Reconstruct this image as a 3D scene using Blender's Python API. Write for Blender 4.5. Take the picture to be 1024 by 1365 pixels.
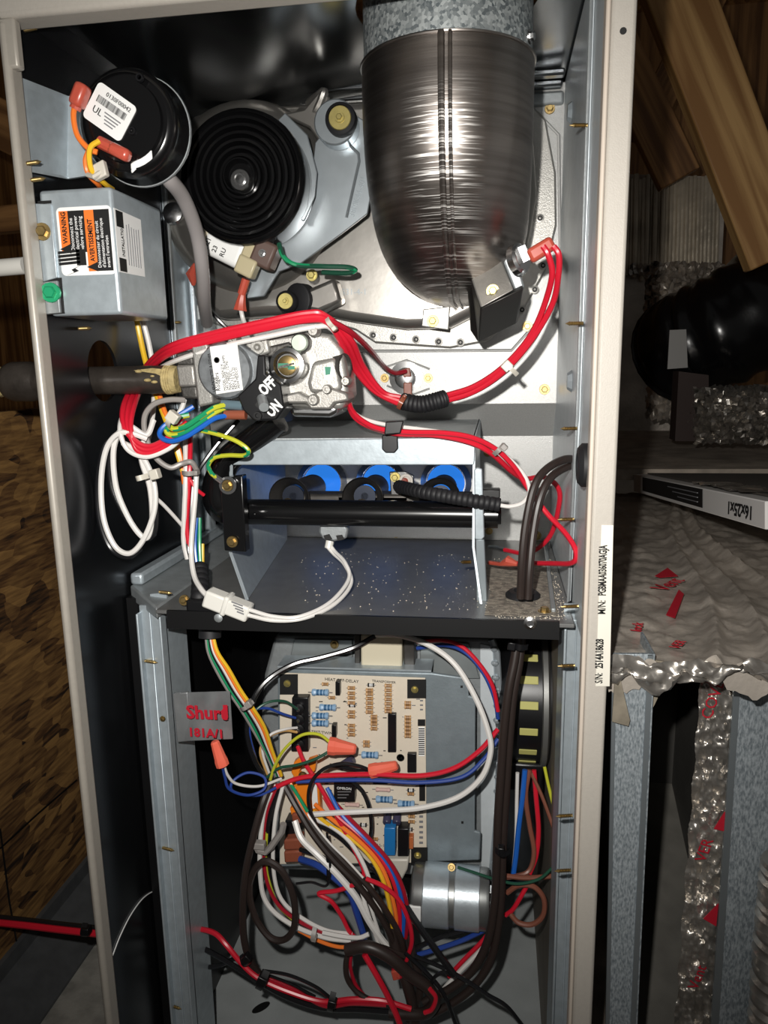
import bpy, bmesh, math, random
from mathutils import Vector, Matrix, noise
random.seed(7)
for o in list(bpy.data.objects): bpy.data.objects.remove(o, do_unlink=True)
S = bpy.context.scene
COL = S.collection
V = Vector
# ------------------------------------------------------------------ camera
CR, CD, CF = V((0.9889,0.1477,-0.017)), V((0.0124,-0.1959,-0.9805)), V((-0.1482,0.9694,-0.1956))
CP = V((0.1366,-0.5429,0.2142)); FPX = 986.06
CF.normalize(); CR = (CR - CF*CR.dot(CF)).normalized(); CD = CF.cross(CR).normalized()
cam = bpy.data.objects.new('camera', bpy.data.cameras.new('camera')); COL.objects.link(cam)
cam.data.sensor_fit = 'VERTICAL'; cam.data.sensor_height = 36.0; cam.data.lens = FPX/1365*36
cam.data.clip_start = .01
m3 = Matrix((CR, -CD, -CF)).transposed()
cam.matrix_world = Matrix.Translation(CP) @ m3.to_4x4()
S.camera = cam
# ------------------------------------------------------------------ light: the phone's flash beside the lens, dim attic all round
fl = bpy.data.lights.new('phone_flash', 'SPOT'); fl.energy = 27; fl.color = (1.0,.97,.92); fl.shadow_soft_size = .006
fl.spot_size = math.radians(103); fl.spot_blend = 1.0
flo = bpy.data.objects.new('phone_flash', fl); COL.objects.link(flo)
flo.matrix_world = Matrix.Translation(CP - CR*.035 - CD*.05 - CF*.005) @ m3.to_4x4()
W = bpy.data.worlds.new('attic_dark'); S.world = W; W.use_nodes = True
bg = W.node_tree.nodes['Background']; bg.inputs[0].default_value = (1,.97,.93,1); bg.inputs[1].default_value = .065
vs = S.view_settings; vs.view_transform = 'Standard'; vs.look = 'None'; vs.gamma = 1; vs.use_curve_mapping = False; vs.exposure = 0.0

# ------------------------------------------------------------------ pixel -> point helpers (measured on the photograph)
def ray(x, y): return (CF + CR*((x-512)/FPX) + CD*((y-682.5)/FPX))
def U(x, y, Y): d = ray(x, y); return CP + d*((Y-CP.y)/d.y)
def UX(x, y, X): d = ray(x, y); return CP + d*((X-CP.x)/d.x)
def UZ(x, y, Z): d = ray(x, y); return CP + d*((Z-CP.z)/d.z)
def mpp(P): return (P-CP).dot(CF)/FPX          # metres per pixel at a point

# ------------------------------------------------------------------ materials
MATS = {}
def lin(c):
    if isinstance(c, str):
        c = [int(c[i:i+2],16)/255 for i in (0,2,4)]
    return tuple((v/12.92 if v <= .04045 else ((v+.055)/1.055)**2.4) for v in c)
def mat(name, col, rough=.5, metal=0., var=0., vscale=60., bump=0., bscale=200., emit=None, estr=0., aniso=None, col2=None, vor=False, stretch=None, coat=0., alpha=1., trans=0., spec=None):
    if name in MATS: return MATS[name]
    m = bpy.data.materials.new(name); m.use_nodes = True; nt = m.node_tree; N = nt.nodes; L = nt.links
    b = N['Principled BSDF']; c = lin(col)
    b.inputs['Base Color'].default_value = (*c,1); b.inputs['Roughness'].default_value = rough; b.inputs['Metallic'].default_value = metal
    if coat: b.inputs['Coat Weight'].default_value = coat
    if trans: b.inputs['Transmission Weight'].default_value = trans
    if alpha < 1: b.inputs['Alpha'].default_value = alpha
    if spec is not None: b.inputs['Specular IOR Level'].default_value = spec
    if emit: b.inputs['Emission Color'].default_value = (*lin(emit),1); b.inputs['Emission Strength'].default_value = estr
    if var or bump:
        tc = N.new('ShaderNodeTexCoord'); mp = N.new('ShaderNodeMapping'); L.new(tc.outputs['Object'], mp.inputs[0])
        if stretch: mp.inputs['Scale'].default_value = stretch
    if var:
        if vor:
            t = N.new('ShaderNodeTexVoronoi'); t.inputs['Scale'].default_value = vscale; src = t.outputs['Color']
            sp = N.new('ShaderNodeSeparateColor'); L.new(src, sp.inputs[0]); fac = sp.outputs[0]
        else:
            t = N.new('ShaderNodeTexNoise'); t.inputs['Scale'].default_value = vscale; t.inputs['Detail'].default_value = 6; fac = t.outputs['Fac']
        L.new(mp.outputs[0], t.inputs['Vector'])
        r = N.new('ShaderNodeValToRGB'); L.new(fac, r.inputs[0])
        c2 = lin(col2) if col2 else tuple(max(0, v*(1-var)) for v in c)
        r.color_ramp.elements[0].color = (*c2,1); r.color_ramp.elements[1].color = (*c,1)
        if not vor: r.color_ramp.elements[0].position = .35; r.color_ramp.elements[1].position = .65
        L.new(r.outputs[0], b.inputs['Base Color'])
    if bump:
        t2 = N.new('ShaderNodeTexNoise'); t2.inputs['Scale'].default_value = bscale; t2.inputs['Detail'].default_value = 4
        L.new(mp.outputs[0], t2.inputs['Vector'])
        bp = N.new('ShaderNodeBump'); bp.inputs['Strength'].default_value = bump; bp.inputs['Distance'].default_value = .002
        L.new(t2.outputs['Fac'], bp.inputs['Height']); L.new(bp.outputs[0], b.inputs['Normal'])
    MATS[name] = m; return m
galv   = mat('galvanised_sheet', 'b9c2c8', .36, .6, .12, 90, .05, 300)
galvb  = mat('bluish_galvanised', 'b3bdc3', .38, .45, .12, 120, .04, 300)
lzinc  = mat('light_zinc_liner', 'd3dade', .36, .2, .08, 60, .05, 400)
galvd  = mat('dull_zinc_sheet', 'a7acae', .5, .6, .15, 90, .1, 500)
vest   = mat('zinc_vestibule', 'b4b4b2', .44, .45, .1, 700, .12, 900)
darkm  = mat('smooth_steel', '8c8f92', .22, 1, .1, 30)
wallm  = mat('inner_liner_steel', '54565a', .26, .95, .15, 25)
shelfm = mat('shelf_steel', '8a8a89', .42, .6, .15, 40)
dusty  = mat('dusty_steel', 'a39a8c', .8, .1, .5, 160, .4, 600, col2='6d675f')
beige  = mat('beige_enamel', 'b0aaa1', .5, 0, .04, 300, .1, 900)
hemm   = mat('beige_hem', 'c4b8ab', .35, 0)
black  = mat('black_plastic', '121214', .35)
blackr = mat('black_rubber', '17171a', .6)
blackp = mat('black_paint', '0d0d0e', .22, 0, coat=.3)
blackm = mat('black_metal', '0f0f10', .42)
pipeb  = mat('black_iron_pipe', '453f3a', .42, .35, .5, 40, .2, 200)
dope   = mat('pipe_dope', 'b9a673', .75, 0, .3, 200, .5, 300)
brass  = mat('brass_zinc', 'a8905f', .35, .9, .25, 200)
yzinc  = mat('yellow_zinc', 'b9ab6c', .42, .8, .15, 200)
steel  = mat('bright_steel', 'd0d0d0', .25, 1)
brushed= mat('brushed_elbow', 'a39b95', .34, 1, .3, 60, .06, 160, stretch=(.12,.12,3.5))
spangle= mat('spangled_galvanised', 'd0d6d6', .4, .6, .6, 420, .05, 200, vor=True, col2='6b7478')
cast   = mat('cast_aluminium', 'a5a29d', .48, .7, .12, 200, .15, 700)
castl  = mat('light_cast', 'b5b3ae', .45, .7, .1, 200, .15, 700)
white  = mat('white_label', 'e9e9e7', .5)
whitep = mat('white_plastic', 'd8d6cf', .45, trans=0.)
nat    = mat('natural_nylon', 'c4bfb3', .4)
ink    = mat('black_ink', '101010', .6)
inkg   = mat('grey_ink', '77777a', .6)
orange = mat('orange_print', 'e8762c', .5)
redink = mat('red_print', 'b3182c', .5)
greenink = mat('green_print', '2f7d63', .5)
tan    = mat('tan_plastic', 'cfc6ae', .5)
hosem  = mat('grey_hose', '8d8887', .4)
red    = mat('red_pvc', 'c81c30', .32)
redd   = mat('dark_red_pvc', '9c1426', .35)
whitew = mat('white_pvc', 'd9d6d2', .35)
greyw  = mat('grey_pvc', '8b8682', .38)
blackw = mat('black_pvc', '19191b', .22)
brownw = mat('brown_sheath', '2c2320', .42)
brownl = mat('brown_pvc', '7b4a3a', .4)
bluew  = mat('blue_pvc', '1d5cb4', .32)
navyw  = mat('navy_pvc', '24408c', .35)
greenw = mat('green_pvc', '1c8a5b', .32)
dgreen = mat('dark_green_pvc', '1d4a38', .35)
yelloww= mat('yellow_pvc', 'e4b62a', .35)
yellowg= mat('yellow_stripe', 'b9bb33', .35)
orangew= mat('orange_pvc', 'ee7a2e', .35)
redterm= mat('red_vinyl_terminal', 'b8503f', .3, coat=.4)
brterm = mat('brown_vinyl_terminal', '8a4c38', .3, coat=.4)
blterm = mat('clear_blue_terminal', '5c6f78', .2, coat=.5)
nutm   = mat('orange_wire_nut', 'e2664f', .45)
pcbm   = mat('beige_circuit_board', 'd8cdbb', .55, 0, .03, 300)
resb   = mat('resistor_blue', '86a6c4', .35)
resb2  = mat('resistor_band_dark', '2e5d86', .35)
rest   = mat('resistor_tan', 'b98f5d', .4)
resw   = mat('diode_glass', 'c9a9a0', .35)
blues  = mat('blue_box_component', '1f6fae', .35)
glass  = mat('fuse_purple', '8f2a4c', .15, coat=.5)
copper = mat('copper_pipe', 'a5674a', .35, .8)
# ------------------------------------------------------------------ mesh builder
class MB:
    def __init__(s): s.v=[]; s.f=[]; s.m=[]
    def add(s, vs, fs, mi=0):
        n=len(s.v); s.v += [tuple(v) for v in vs]; s.f += [tuple(i+n for i in f) for f in fs]; s.m += [mi]*len(fs); return s
    def box(s, lo, hi, mi=0):
        x0,y0,z0=lo; x1,y1,z1=hi
        return s.hexa([(x0,y0,z0),(x1,y0,z0),(x1,y1,z0),(x0,y1,z0),(x0,y0,z1),(x1,y0,z1),(x1,y1,z1),(x0,y1,z1)], mi)
    def hexa(s, p, mi=0):
        return s.add(p, [(0,3,2,1),(4,5,6,7),(0,1,5,4),(1,2,6,5),(2,3,7,6),(3,0,4,7)], mi)
    def obox(s, c, ax, ay, az, mi=0):      # centre and three half-axis vectors
        c=V(c); ax=V(ax); ay=V(ay); az=V(az)
        return s.hexa([c-ax-ay-az,c+ax-ay-az,c+ax+ay-az,c-ax+ay-az,c-ax-ay+az,c+ax-ay+az,c+ax+ay+az,c-ax+ay+az], mi)
    def prism(s, pts, ext, mi=0):
        pts=[V(p) for p in pts]; ext=V(ext); n=len(pts)
        fs=[tuple(range(n))[::-1], tuple(range(n,2*n))]+[(i,(i+1)%n,n+(i+1)%n,n+i) for i in range(n)]
        return s.add(pts+[p+ext for p in pts], fs, mi)
    def lathe(s, o, axis, prof, seg=24, mi=0, mis=None, sx=1., sy=1., caps=True):    # prof: (radius, distance along axis)
        o=V(o); a=V(axis).normalized(); u=a.orthogonal().normalized()
        if abs(a.y) > .9: u=V((1,0,0)); u=(u-a*u.dot(a)).normalized()
        w=a.cross(u)
        vs=[]; fs=[]; ms=[]
        for r,h in prof:
            for k in range(seg):
                t=2*math.pi*k/seg; vs.append(o+a*h+u*(r*sx*math.cos(t))+w*(r*sy*math.sin(t)))
        for i in range(len(prof)-1):
            for k in range(seg):
                fs.append((i*seg+k, i*seg+(k+1)%seg, (i+1)*seg+(k+1)%seg, (i+1)*seg+k)); ms.append(mis[i] if mis else mi)
        n=len(s.v); s.v += [tuple(v) for v in vs]; s.f += [tuple(j+n for j in f) for f in fs]; s.m += ms
        if caps and prof[0][0] > 1e-6: s.f.append(tuple(n+k for k in range(seg))[::-1]); s.m.append(ms[0])
        if caps and prof[-1][0] > 1e-6: s.f.append(tuple(n+(len(prof)-1)*seg+k for k in range(seg))); s.m.append(ms[-1])
        return s
    def cyl(s, a, b, r, seg=16, mi=0, r2=None):
        a=V(a); b=V(b); return s.lathe(a, b-a, [(r,0),(r if r2 is None else r2,(b-a).length)], seg, mi)
    def tube(s, pts, r, seg=8, mi=0, stripe=None, closed=False, rfun=None, caps=True):
        pts=[V(p) for p in pts]; n=len(pts); u=None; base=len(s.v)
        for i,p in enumerate(pts):
            t=(pts[min(i+1,n-1)]-pts[max(i-1,0)])
            if t.length < 1e-9: t=V((0,0,1))
            t.normalize()
            if u is None: u=t.orthogonal().normalized()
            u=u-t*u.dot(t)
            u = t.orthogonal().normalized() if u.length < 1e-6 else u.normalized()
            w=t.cross(u); rr = rfun(i/(n-1)) if rfun else r
            for k in range(seg):
                a=2*math.pi*k/seg; s.v.append(tuple(p+u*(rr*math.cos(a))+w*(rr*math.sin(a))))
        for i in range(n-1):
            for k in range(seg):
                s.f.append((base+i*seg+k, base+i*seg+(k+1)%seg, base+(i+1)*seg+(k+1)%seg, base+(i+1)*seg+k))
                s.m.append(1 if (stripe and ((k+i//4)%seg) in stripe) else mi)
        if caps:
            s.f.append(tuple(base+k for k in range(seg))[::-1]); s.m.append(mi)
            s.f.append(tuple(base+(n-1)*seg+k for k in range(seg))); s.m.append(mi)
        return s
    def ball(s, c, r, seg=12, mi=0, axis=(0,0,1), squash=1.):
        pr=[(r*math.sin(math.pi*i/8), -r*squash*math.cos(math.pi*i/8)) for i in range(9)]
        pr[0]=(1e-7,pr[0][1]); pr[-1]=(1e-7,pr[-1][1]); return s.lathe(c, axis, pr, seg, mi)
    def build(s, name, mats, parent=None, smooth=35, bevel=0, seg=2):
        me=bpy.data.meshes.new(name); me.from_pydata(s.v, [], s.f)
        if not isinstance(mats,(list,tuple)): mats=[mats]
        for m in mats: me.materials.append(m)
        for p,i in zip(me.polygons, s.m): p.material_index=i
        bm=bmesh.new(); bm.from_mesh(me); bmesh.ops.recalc_face_normals(bm, faces=bm.faces); bm.to_mesh(me); bm.free()
        me.update()
        if smooth:
            for p in me.polygons: p.use_smooth=True
            try: me.set_sharp_from_angle(angle=math.radians(smooth))
            except Exception: pass
        o=bpy.data.objects.new(name, me); COL.objects.link(o)
        if parent is not None: o.parent=parent; o.matrix_parent_inverse=parent.matrix_world.inverted() if False else Matrix.Translation(-V(parent.get('_o',(0,0,0))))
        if bevel:
            b=o.modifiers.new('bevel','BEVEL'); b.width=bevel; b.segments=seg; b.limit_method='ANGLE'; b.angle_limit=math.radians(40)
        return o
def tag(o, label, cat, group=None, kind=None):
    o['label']=label
    if cat: o['category']=cat
    if group: o['group']=group
    if kind: o['kind']=kind
    return o
def thing(name, label, cat, loc=(0,0,0), group=None):
    o=bpy.data.objects.new(name, None); COL.objects.link(o); o.location=loc; o['_o']=tuple(loc); o.empty_display_size=.01
    return tag(o, label, cat, group)
def structure(o): o['kind']='structure'; return o
def plate(pts, Y, th, mi=0, mb=None):      # outline measured in the photo on the plane y=Y, thickness th going back
    mb = mb or MB(); return mb.prism([U(x,y,Y) for x,y in pts], (0,th,0), mi)
def spline(pts, per=8):
    P=[V(p) for p in pts]
    if len(P) < 3: return [P[0].lerp(P[1], i/per) for i in range(per+1)]
    P=[P[0]*2-P[1]]+P+[P[-1]*2-P[-2]]; out=[]
    for i in range(1,len(P)-2):
        a,b,c,d=P[i-1:i+3]
        for k in range(per):
            t=k/per; out.append(.5*((2*b)+(c-a)*t+(2*a-5*b+4*c-d)*t*t+(3*b-a-3*c+d)*t**3))
    out.append(P[-2]); return out
def wire(label, pts, w, m, stripe=None, name='wire', cat='wire', group=None, parent=None, seg=8, per=8):
    P=[U(*p) for p in pts]; r=w*.5*sum(mpp(p) for p in P)/len(P)
    mb=MB().tube(spline(P,per), r, seg, stripe=(0,1,2) if stripe else None)
    o=mb.build(name, [m,stripe] if stripe else m, parent)
    if parent is None: tag(o, label, cat, group)
    return o
def text(s, o, xd, ud, size, m, parent, name='lettering', cx=False, extr=.00015, sx=1., bold=0.):
    xd=V(xd).normalized(); ud=V(ud); ud=(ud-xd*ud.dot(xd)).normalized(); n=xd.cross(ud)
    cu=bpy.data.curves.new('t','FONT'); cu.body=s; cu.size=size; cu.extrude=extr; cu.resolution_u=2; cu.offset=bold
    if cx: cu.align_x='CENTER'; cu.align_y='CENTER'
    t=bpy.data.objects.new('t',cu); COL.objects.link(t)
    dg=bpy.context.evaluated_depsgraph_get(); me=bpy.data.meshes.new_from_object(t.evaluated_get(dg))
    bpy.data.objects.remove(t, do_unlink=True)
    M=Matrix((xd*sx,ud,n)).transposed().to_4x4(); M.translation=V(o)
    me.transform(M); me.materials.clear(); me.materials.append(m)
    for p in me.polygons: p.material_index=0
    ob=bpy.data.objects.new(name, me); COL.objects.link(ob)
    if parent is not None: ob.parent=parent; ob.matrix_parent_inverse=Matrix.Translation(-V(parent.get('_o',(0,0,0))))
    return ob
def hexhead(mb, c, n, r, mi=0, mi2=0):      # flange hex screw head
    c=V(c); n=V(n).normalized()
    mb.lathe(c, n, [(r*1.0,0),(r*.95,r*.25)], 16, mi); mb.lathe(c+n*r*.2, n, [(r*.62,0),(r*.62,r*.5),(r*.5,r*.6)], 6, mi2)
    return mb
def screw(parent, x, y, Y, rpx, m=brass, name='screw'):
    c=U(x,y,Y); return hexhead(MB(), c, (0,-1,0), rpx*mpp(c)).build(name, m, parent)
def spike(parent, a, b, r, m=brass, name='screw'):     # threaded tip that pokes through sheet metal
    a=V(a); b=V(b); L=(b-a).length; pr=[(r*1.0,0)]
    n=9
    for i in range(n):
        h=L*(.08+.7*i/n); pr += [(r*.65,h),(r*1.05,h+L*.035)]
    pr += [(r*.6,L*.82),(1e-6,L)]
    return MB().lathe(a, b-a, pr, 8).build(name, m, parent)
def rrect(c, x, y, hx, hy, r, n=5):   # rounded rectangle outline
    c=V(c); out=[]
    for (sx,sy,a0) in ((1,1,0),(-1,1,90),(-1,-1,180),(1,-1,270)):
        for i in range(n+1):
            a=math.radians(a0+90*i/n); out.append(c+x*(sx*(hx-r)+r*math.cos(a))+y*(sy*(hy-r)+r*math.sin(a)))
    return out
def px_frame(pa, pb, pc):   # origin, unit x, unit up from three points
    o=V(pa); x=(V(pb)-o); u=(V(pc)-o); return o, x, u
# ================================================================== attic setting
osb  = mat('osb_wall', '7a5a34', .75, 0, .6, 38, .5, 90, col2='46301a', stretch=(1,.35,1.2))
def osb_nodes(m):
    nt=m.node_tree; N=nt.nodes; L=nt.links; b=N['Principled BSDF']
    tc=N.new('ShaderNodeTexCoord'); cols=[]
    mp=N.new('ShaderNodeMapping'); mp.inputs['Scale'].default_value=(1,.5,1.3); mp.inputs['Rotation'].default_value=(.6,0,0); L.new(tc.outputs['Object'],mp.inputs[0])
    nz=N.new('ShaderNodeTexNoise'); nz.inputs['Scale'].default_value=9; L.new(mp.outputs[0],nz.inputs['Vector'])
    mx=N.new('ShaderNodeVectorMath'); mx.operation='MULTIPLY_ADD'; mx.inputs[1].default_value=(.12,.12,.12); L.new(nz.outputs['Color'],mx.inputs[0]); L.new(mp.outputs[0],mx.inputs[2])
    vo=N.new('ShaderNodeTexVoronoi'); vo.inputs['Scale'].default_value=48; L.new(mx.outputs[0],vo.inputs['Vector'])
    sp=N.new('ShaderNodeSeparateColor'); L.new(vo.outputs['Color'],sp.inputs[0])
    mp2=N.new('ShaderNodeMapping'); mp2.inputs['Scale'].default_value=(1,8,70); mp2.inputs['Rotation'].default_value=(.7,0,0); L.new(tc.outputs['Object'],mp2.inputs[0])
    n2=N.new('ShaderNodeTexNoise'); n2.inputs['Scale'].default_value=3; n2.inputs['Detail'].default_value=6; L.new(mp2.outputs[0],n2.inputs['Vector'])
    ad=N.new('ShaderNodeMath'); ad.operation='MULTIPLY_ADD'; ad.inputs[1].default_value=.42; L.new(sp.outputs[0],ad.inputs[0])
    m2=N.new('ShaderNodeMath'); m2.operation='MULTIPLY'; m2.inputs[1].default_value=.8; L.new(n2.outputs['Fac'],m2.inputs[0]); L.new(m2.outputs[0],ad.inputs[2])
    r=N.new('ShaderNodeValToRGB'); e=r.color_ramp.elements; e[0].position=.34; e[0].color=(*lin('1f1208'),1); e[1].position=.86; e[1].color=(*lin('95703f'),1)
    k=r.color_ramp.elements.new(.5); k.color=(*lin('573a1d'),1)
    L.new(ad.outputs[0],r.inputs[0]); L.new(r.outputs[0],b.inputs['Base Color'])
osb_nodes(osb)
def woodmat(name, c1, c2, rot):
    m=mat(name, c1, .6); nt=m.node_tree; N=nt.nodes; L=nt.links; b=N['Principled BSDF']
    tc=N.new('ShaderNodeTexCoord'); mp=N.new('ShaderNodeMapping'); mp.inputs['Scale'].default_value=(30,30,1.6); L.new(tc.outputs['Object'],mp.inputs[0])
    n=N.new('ShaderNodeTexNoise'); n.inputs['Scale'].default_value=1.4; n.inputs['Detail'].default_value=5; n.inputs['Distortion'].default_value=.6; L.new(mp.outputs[0],n.inputs['Vector'])
    r=N.new('ShaderNodeValToRGB'); e=r.color_ramp.elements; e[0].position=.38; e[0].color=(*lin(c2),1); e[1].position=.62; e[1].color=(*lin(c1),1)
    L.new(n.outputs['Fac'],r.inputs[0]); L.new(r.outputs[0],b.inputs['Base Color']); return m
pine=woodmat('pine_lumber','c39a62','8d6334',0); deckw=woodmat('roof_deck_wood','a87a48','6b4622',0)
def foilmat(name, c, rough, bs, bscale, metal=1.):
    return mat(name, c, rough, metal, .35, 14, bs, bscale)
foil = foilmat('crumpled_foil','c4beb6',.3,.9,30,.8)
foild= foilmat('dusty_foil_wrap','cfc5b9',.36,.35,120,.45)
foilb= foilmat('ribbed_foil','c4b7a2',.4,.7,50,.25)
filtw= mat('white_card','cfccc9',.6)
filtm= mat('filter_media','4d4740',.8,0,.3,200,.3,400)
flexb= mat('black_flex_duct','0c0c0d',.22,0,bump=.6,bscale=14)
concm= mat('dark_platform','a89c8e',.8,0,.4,25,.3,120)

o=structure(MB().box((-.475,-.25,-.56),(-.4616,1.4,.165)).build('wall_left', osb, smooth=0)); o['label']='brown oriented strand board wall left of the furnace'
MB().tube([UX(0,1131,-.4612),UX(50,1085,-.4612),UX(102,1040,-.4612)],.0013,5).build('seam',blackm,o)
MB().tube([UX(0,1105,-.4612),UX(12,1200,-.4612),UX(30,1300,-.4612)],.0013,5).build('seam',blackm,o)
o=structure(MB().box((-1.2,-.9,-.60),(2.2,2.6,-.57)).build('floor', concm, smooth=0)); o['label']='dim attic platform under the furnace'
o=structure(MB().box((-1.6,2.3,-.6),(2.6,2.34,2.2)).build('wall_back', deckw, smooth=0)); o['label']='dark wooden attic wall far behind'
# sloping roof deck
o=structure(MB().prism([(-1.6,2.3,1.35),(-1.6,.2,2.6),(-1.6,.2,2.66),(-1.6,2.36,1.4)],(4.2,0,0)).build('ceiling', deckw, smooth=0)); o['label']='sloping wooden roof deck over the attic'
o=structure(MB().box((-1.64,-.3,-.6),(-1.6,2.34,2.6)).build('wall_side', deckw, smooth=0)); o['label']='dark wooden attic wall beyond the left side'
# trusses
def lumber(label, a, b, w, t, m=pine, name='rafter', group=None):
    a=V(a); b=V(b); ax=(b-a)/2; L=ax.length; d=ax.normalized(); side=d.cross(V((0,1,0))).normalized()
    mb=MB().box((-w/2,-t/2,-L),(w/2,t/2,L)); ob=mb.build(name,m,None,bevel=.003)
    M=Matrix((side,V((0,1,0)),d)).transposed().to_4x4(); M.translation=(a+b)/2; ob.matrix_world=M
    return tag(ob,label,'rafter',group)
def to_roof(a,b): zc=1.35+(2.3-a.y)*.595-.05; return a+(b-a)*((zc-a.z)/(b.z-a.z))
lumber('large pale pine truss member leaning across the upper right corner', U(855,-130,.8), U(1035,345,.8), .094,.038)
lumber('dim pine truss member leaning left behind the furnace flange', to_roof(U(905,240,1.5),U(820,60,1.5)), U(905,240,1.5), .10,.038, deckw)
lumber('dark truss board crossing behind the large pale member', to_roof(U(850,190,1.7),U(925,40,1.7)), U(850,190,1.7), .08,.038, deckw)
lumber('dark horizontal plank at left edge beside the cabinet top', U(-60,300,.9), U(40,290,.9), .05,.03, deckw)
lumber('brown board at the left edge above the gas pipe', U(-50,140,.9), U(30,180,.9), .09,.03, deckw)
# drip pan under the furnace
pan=thing('drain_pan','dark grey sheet metal drain pan under the furnace at lower left','drain pan',(-.3,.2,-.57))
MB().box((-.40,-.25,-.57),(-.2222,.9,-.562)).build('pan_floor', mat('pan_grey','a3a19a',.6,.1,.35,40,.2,200), pan)
MB().box((-.4616,-.25,-.57),(-.455,.9,-.50)).build('pan_rim', mat('pan_dark','5a5c5e',.5,.2,.2,60), pan)
MB().hexa([(-.455,-.25,-.562),(-.40,-.25,-.566),(-.40,.9,-.566),(-.455,.9,-.562),(-.455,-.25,-.52),(-.40,-.25,-.558),(-.40,.9,-.558),(-.455,.9,-.52)]).build('pan_slope', MATS['pan_dark'], pan)
# supply duct on the right: foil wrapped top, galvanised corner faces, dark opening
def ribbon(mb, rows, mi=0):    # grid of points
    n=len(rows[0]); base=len(mb.v)
    for r in rows: mb.v += [tuple(p) for p in r]
    for i in range(len(rows)-1):
        for k in range(n-1): mb.f.append((base+i*n+k,base+i*n+k+1,base+(i+1)*n+k+1,base+(i+1)*n+k)); mb.m.append(mi)
    return mb
duct=thing('supply_duct','foil wrapped galvanised duct standing beside the furnace on the right','duct',(.4,.3,-.57))
mb=MB(); rows=[]
NX,NY=170,150
for j in range(NY+1):
    Y=.028+(.90-.028)*(j/NY)**1.3; row=[]
    for i in range(NX+1):
        X=.226+(.86-.226)*(i/NX)**1.25; k=.35+.65*min(1,(i/NX)*3)
        z=-.022-.012*(j/NY)
        z+=.0009*math.sin(X*95+3*math.sin(Y*22))*math.cos(Y*70+4*math.sin(X*31))*k
        for q,(x0,sl) in enumerate(((.30,-.05),(.345,-.06),(.40,-.05))):     # long raised creases in the wrap
            d=X-(x0+.18*Y*(1-q*.3)+.012*math.sin(Y*9)); z+=.008*math.exp(-(d/.006)**2)
        z+=.0050*(abs(noise.noise((X*38,Y*30,1.7)))-.2)+.0032*(abs(noise.noise((X*95+3,Y*80,5.2)))-.2)
        if j==0: z-=.012+.010*math.sin(X*60)+.004*random.random()
        if j==1: z+=.004*random.random()
        row.append((X,Y,z))
    rows.append(row)
ribbon(mb,rows).build('foil_top', foild, duct, smooth=60)
# crumpled foil hem along the front edge
mb=MB(); rows=[]
for j in range(15):
    row=[]
    for i in range(241):
        X=.226+(.86-.226)*i/240; a=j/14
        hang=.016+.008*math.sin(i*.12)+.005*math.sin(i*.41+2)
        row.append((X,.026-.007*math.sin(a*3.1)+.0022*math.sin(i*.5+j*.8)+.0008*random.uniform(-1,1),-.016-a*hang+.0018*math.sin(i*.33-j*.6)))
        q=V(row[-1])*90; row[-1]=(X,row[-1][1]+.009*(abs(noise.noise(q))-.2)+.004*(abs(noise.noise(q*2.3))-.2),row[-1][2]+.004*noise.noise(q*1.4+V((9,9,9))))
    rows.append(row)
ribbon(mb,rows).build('foil_hem', foil, duct, smooth=70)
g2=mat('weathered_galvanised','b4bcc1',.45,.4,.5,330,.1,300,col2='7a8389',stretch=(2,2,.7))
mb=plate([(818,872),(870,872),(845,1400),(808,1400)],.032,.004)
mb.build('corner_face', g2, duct, bevel=.0008)
MB().prism([U(870,872,.032),U(845,1400,.032),U(845,1400,.032)+V((0,.05,0)),U(870,872,.032)+V((0,.05,0))],(.002,0,0)).build('corner_return', g2, duct)
plate([(864,874),(871,874),(846,1400),(839,1400)],.030,.003).build('edge_bead', mat('bright_galv_edge','aab3b8',.35,.8), duct)
plate([(817,874),(822,874),(812,1400),(807,1400)],.030,.003).build('edge_bead', MATS['bright_galv_edge'], duct)
# inner jamb with foil strip and second galvanised face
plate([(985,880),(1100,880),(1080,1400),(950,1400)],.09,.004).build('front_face', g2, duct)
plate([(981,882),(989,882),(956,1400),(946,1400)],.087,.003).build('edge_bead', MATS['bright_galv_edge'], duct)
mb=MB(); rows=[]
for j in range(180):
    y=880+j*3; row=[]
    for i in range(19):
        x=(936-.02*(y-880))+ (984-936)*i/18 - (y-880)*.055 + random.uniform(-.5,.5) + (1.5*math.sin(j*.31) if i==0 else 0)
        row.append(U(x,y,.093+.010*(abs(noise.noise((i*.22,j*.13,3.)))-.2)+.006*(abs(noise.noise((i*.5,j*.34,8.)))-.2)))
    rows.append(row)
ribbon(mb,rows).build('foil_strip', foil, duct, smooth=70)
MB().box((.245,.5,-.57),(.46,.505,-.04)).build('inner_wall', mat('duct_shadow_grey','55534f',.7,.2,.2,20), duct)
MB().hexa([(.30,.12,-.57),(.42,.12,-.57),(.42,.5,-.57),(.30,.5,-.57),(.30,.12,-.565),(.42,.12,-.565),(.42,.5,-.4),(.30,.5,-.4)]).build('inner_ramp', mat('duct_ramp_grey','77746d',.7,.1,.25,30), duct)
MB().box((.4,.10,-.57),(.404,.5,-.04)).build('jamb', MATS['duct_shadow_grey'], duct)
for (x,y,s,t,r) in ((888,790,.026,'Vent',55),(855,845,.014,'lock',75),(905,868,.012,'VER',60)):
    p=UZ(x,y,-.020); a=math.radians(r)
    text(t, p+V((0,0,.002)), (math.cos(a),math.sin(a),0), (-math.sin(a),math.cos(a),0), s, redink, duct, 'printed_lettering')
for pts in (((888,820),(905,786),(912,792),(900,824)),((873,768),(890,757),(904,768),(880,770))):
    MB().prism([UZ(x,y,-.0195) for x,y in pts],(0,0,.0003)).build('printed_mark', redink, duct)
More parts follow.
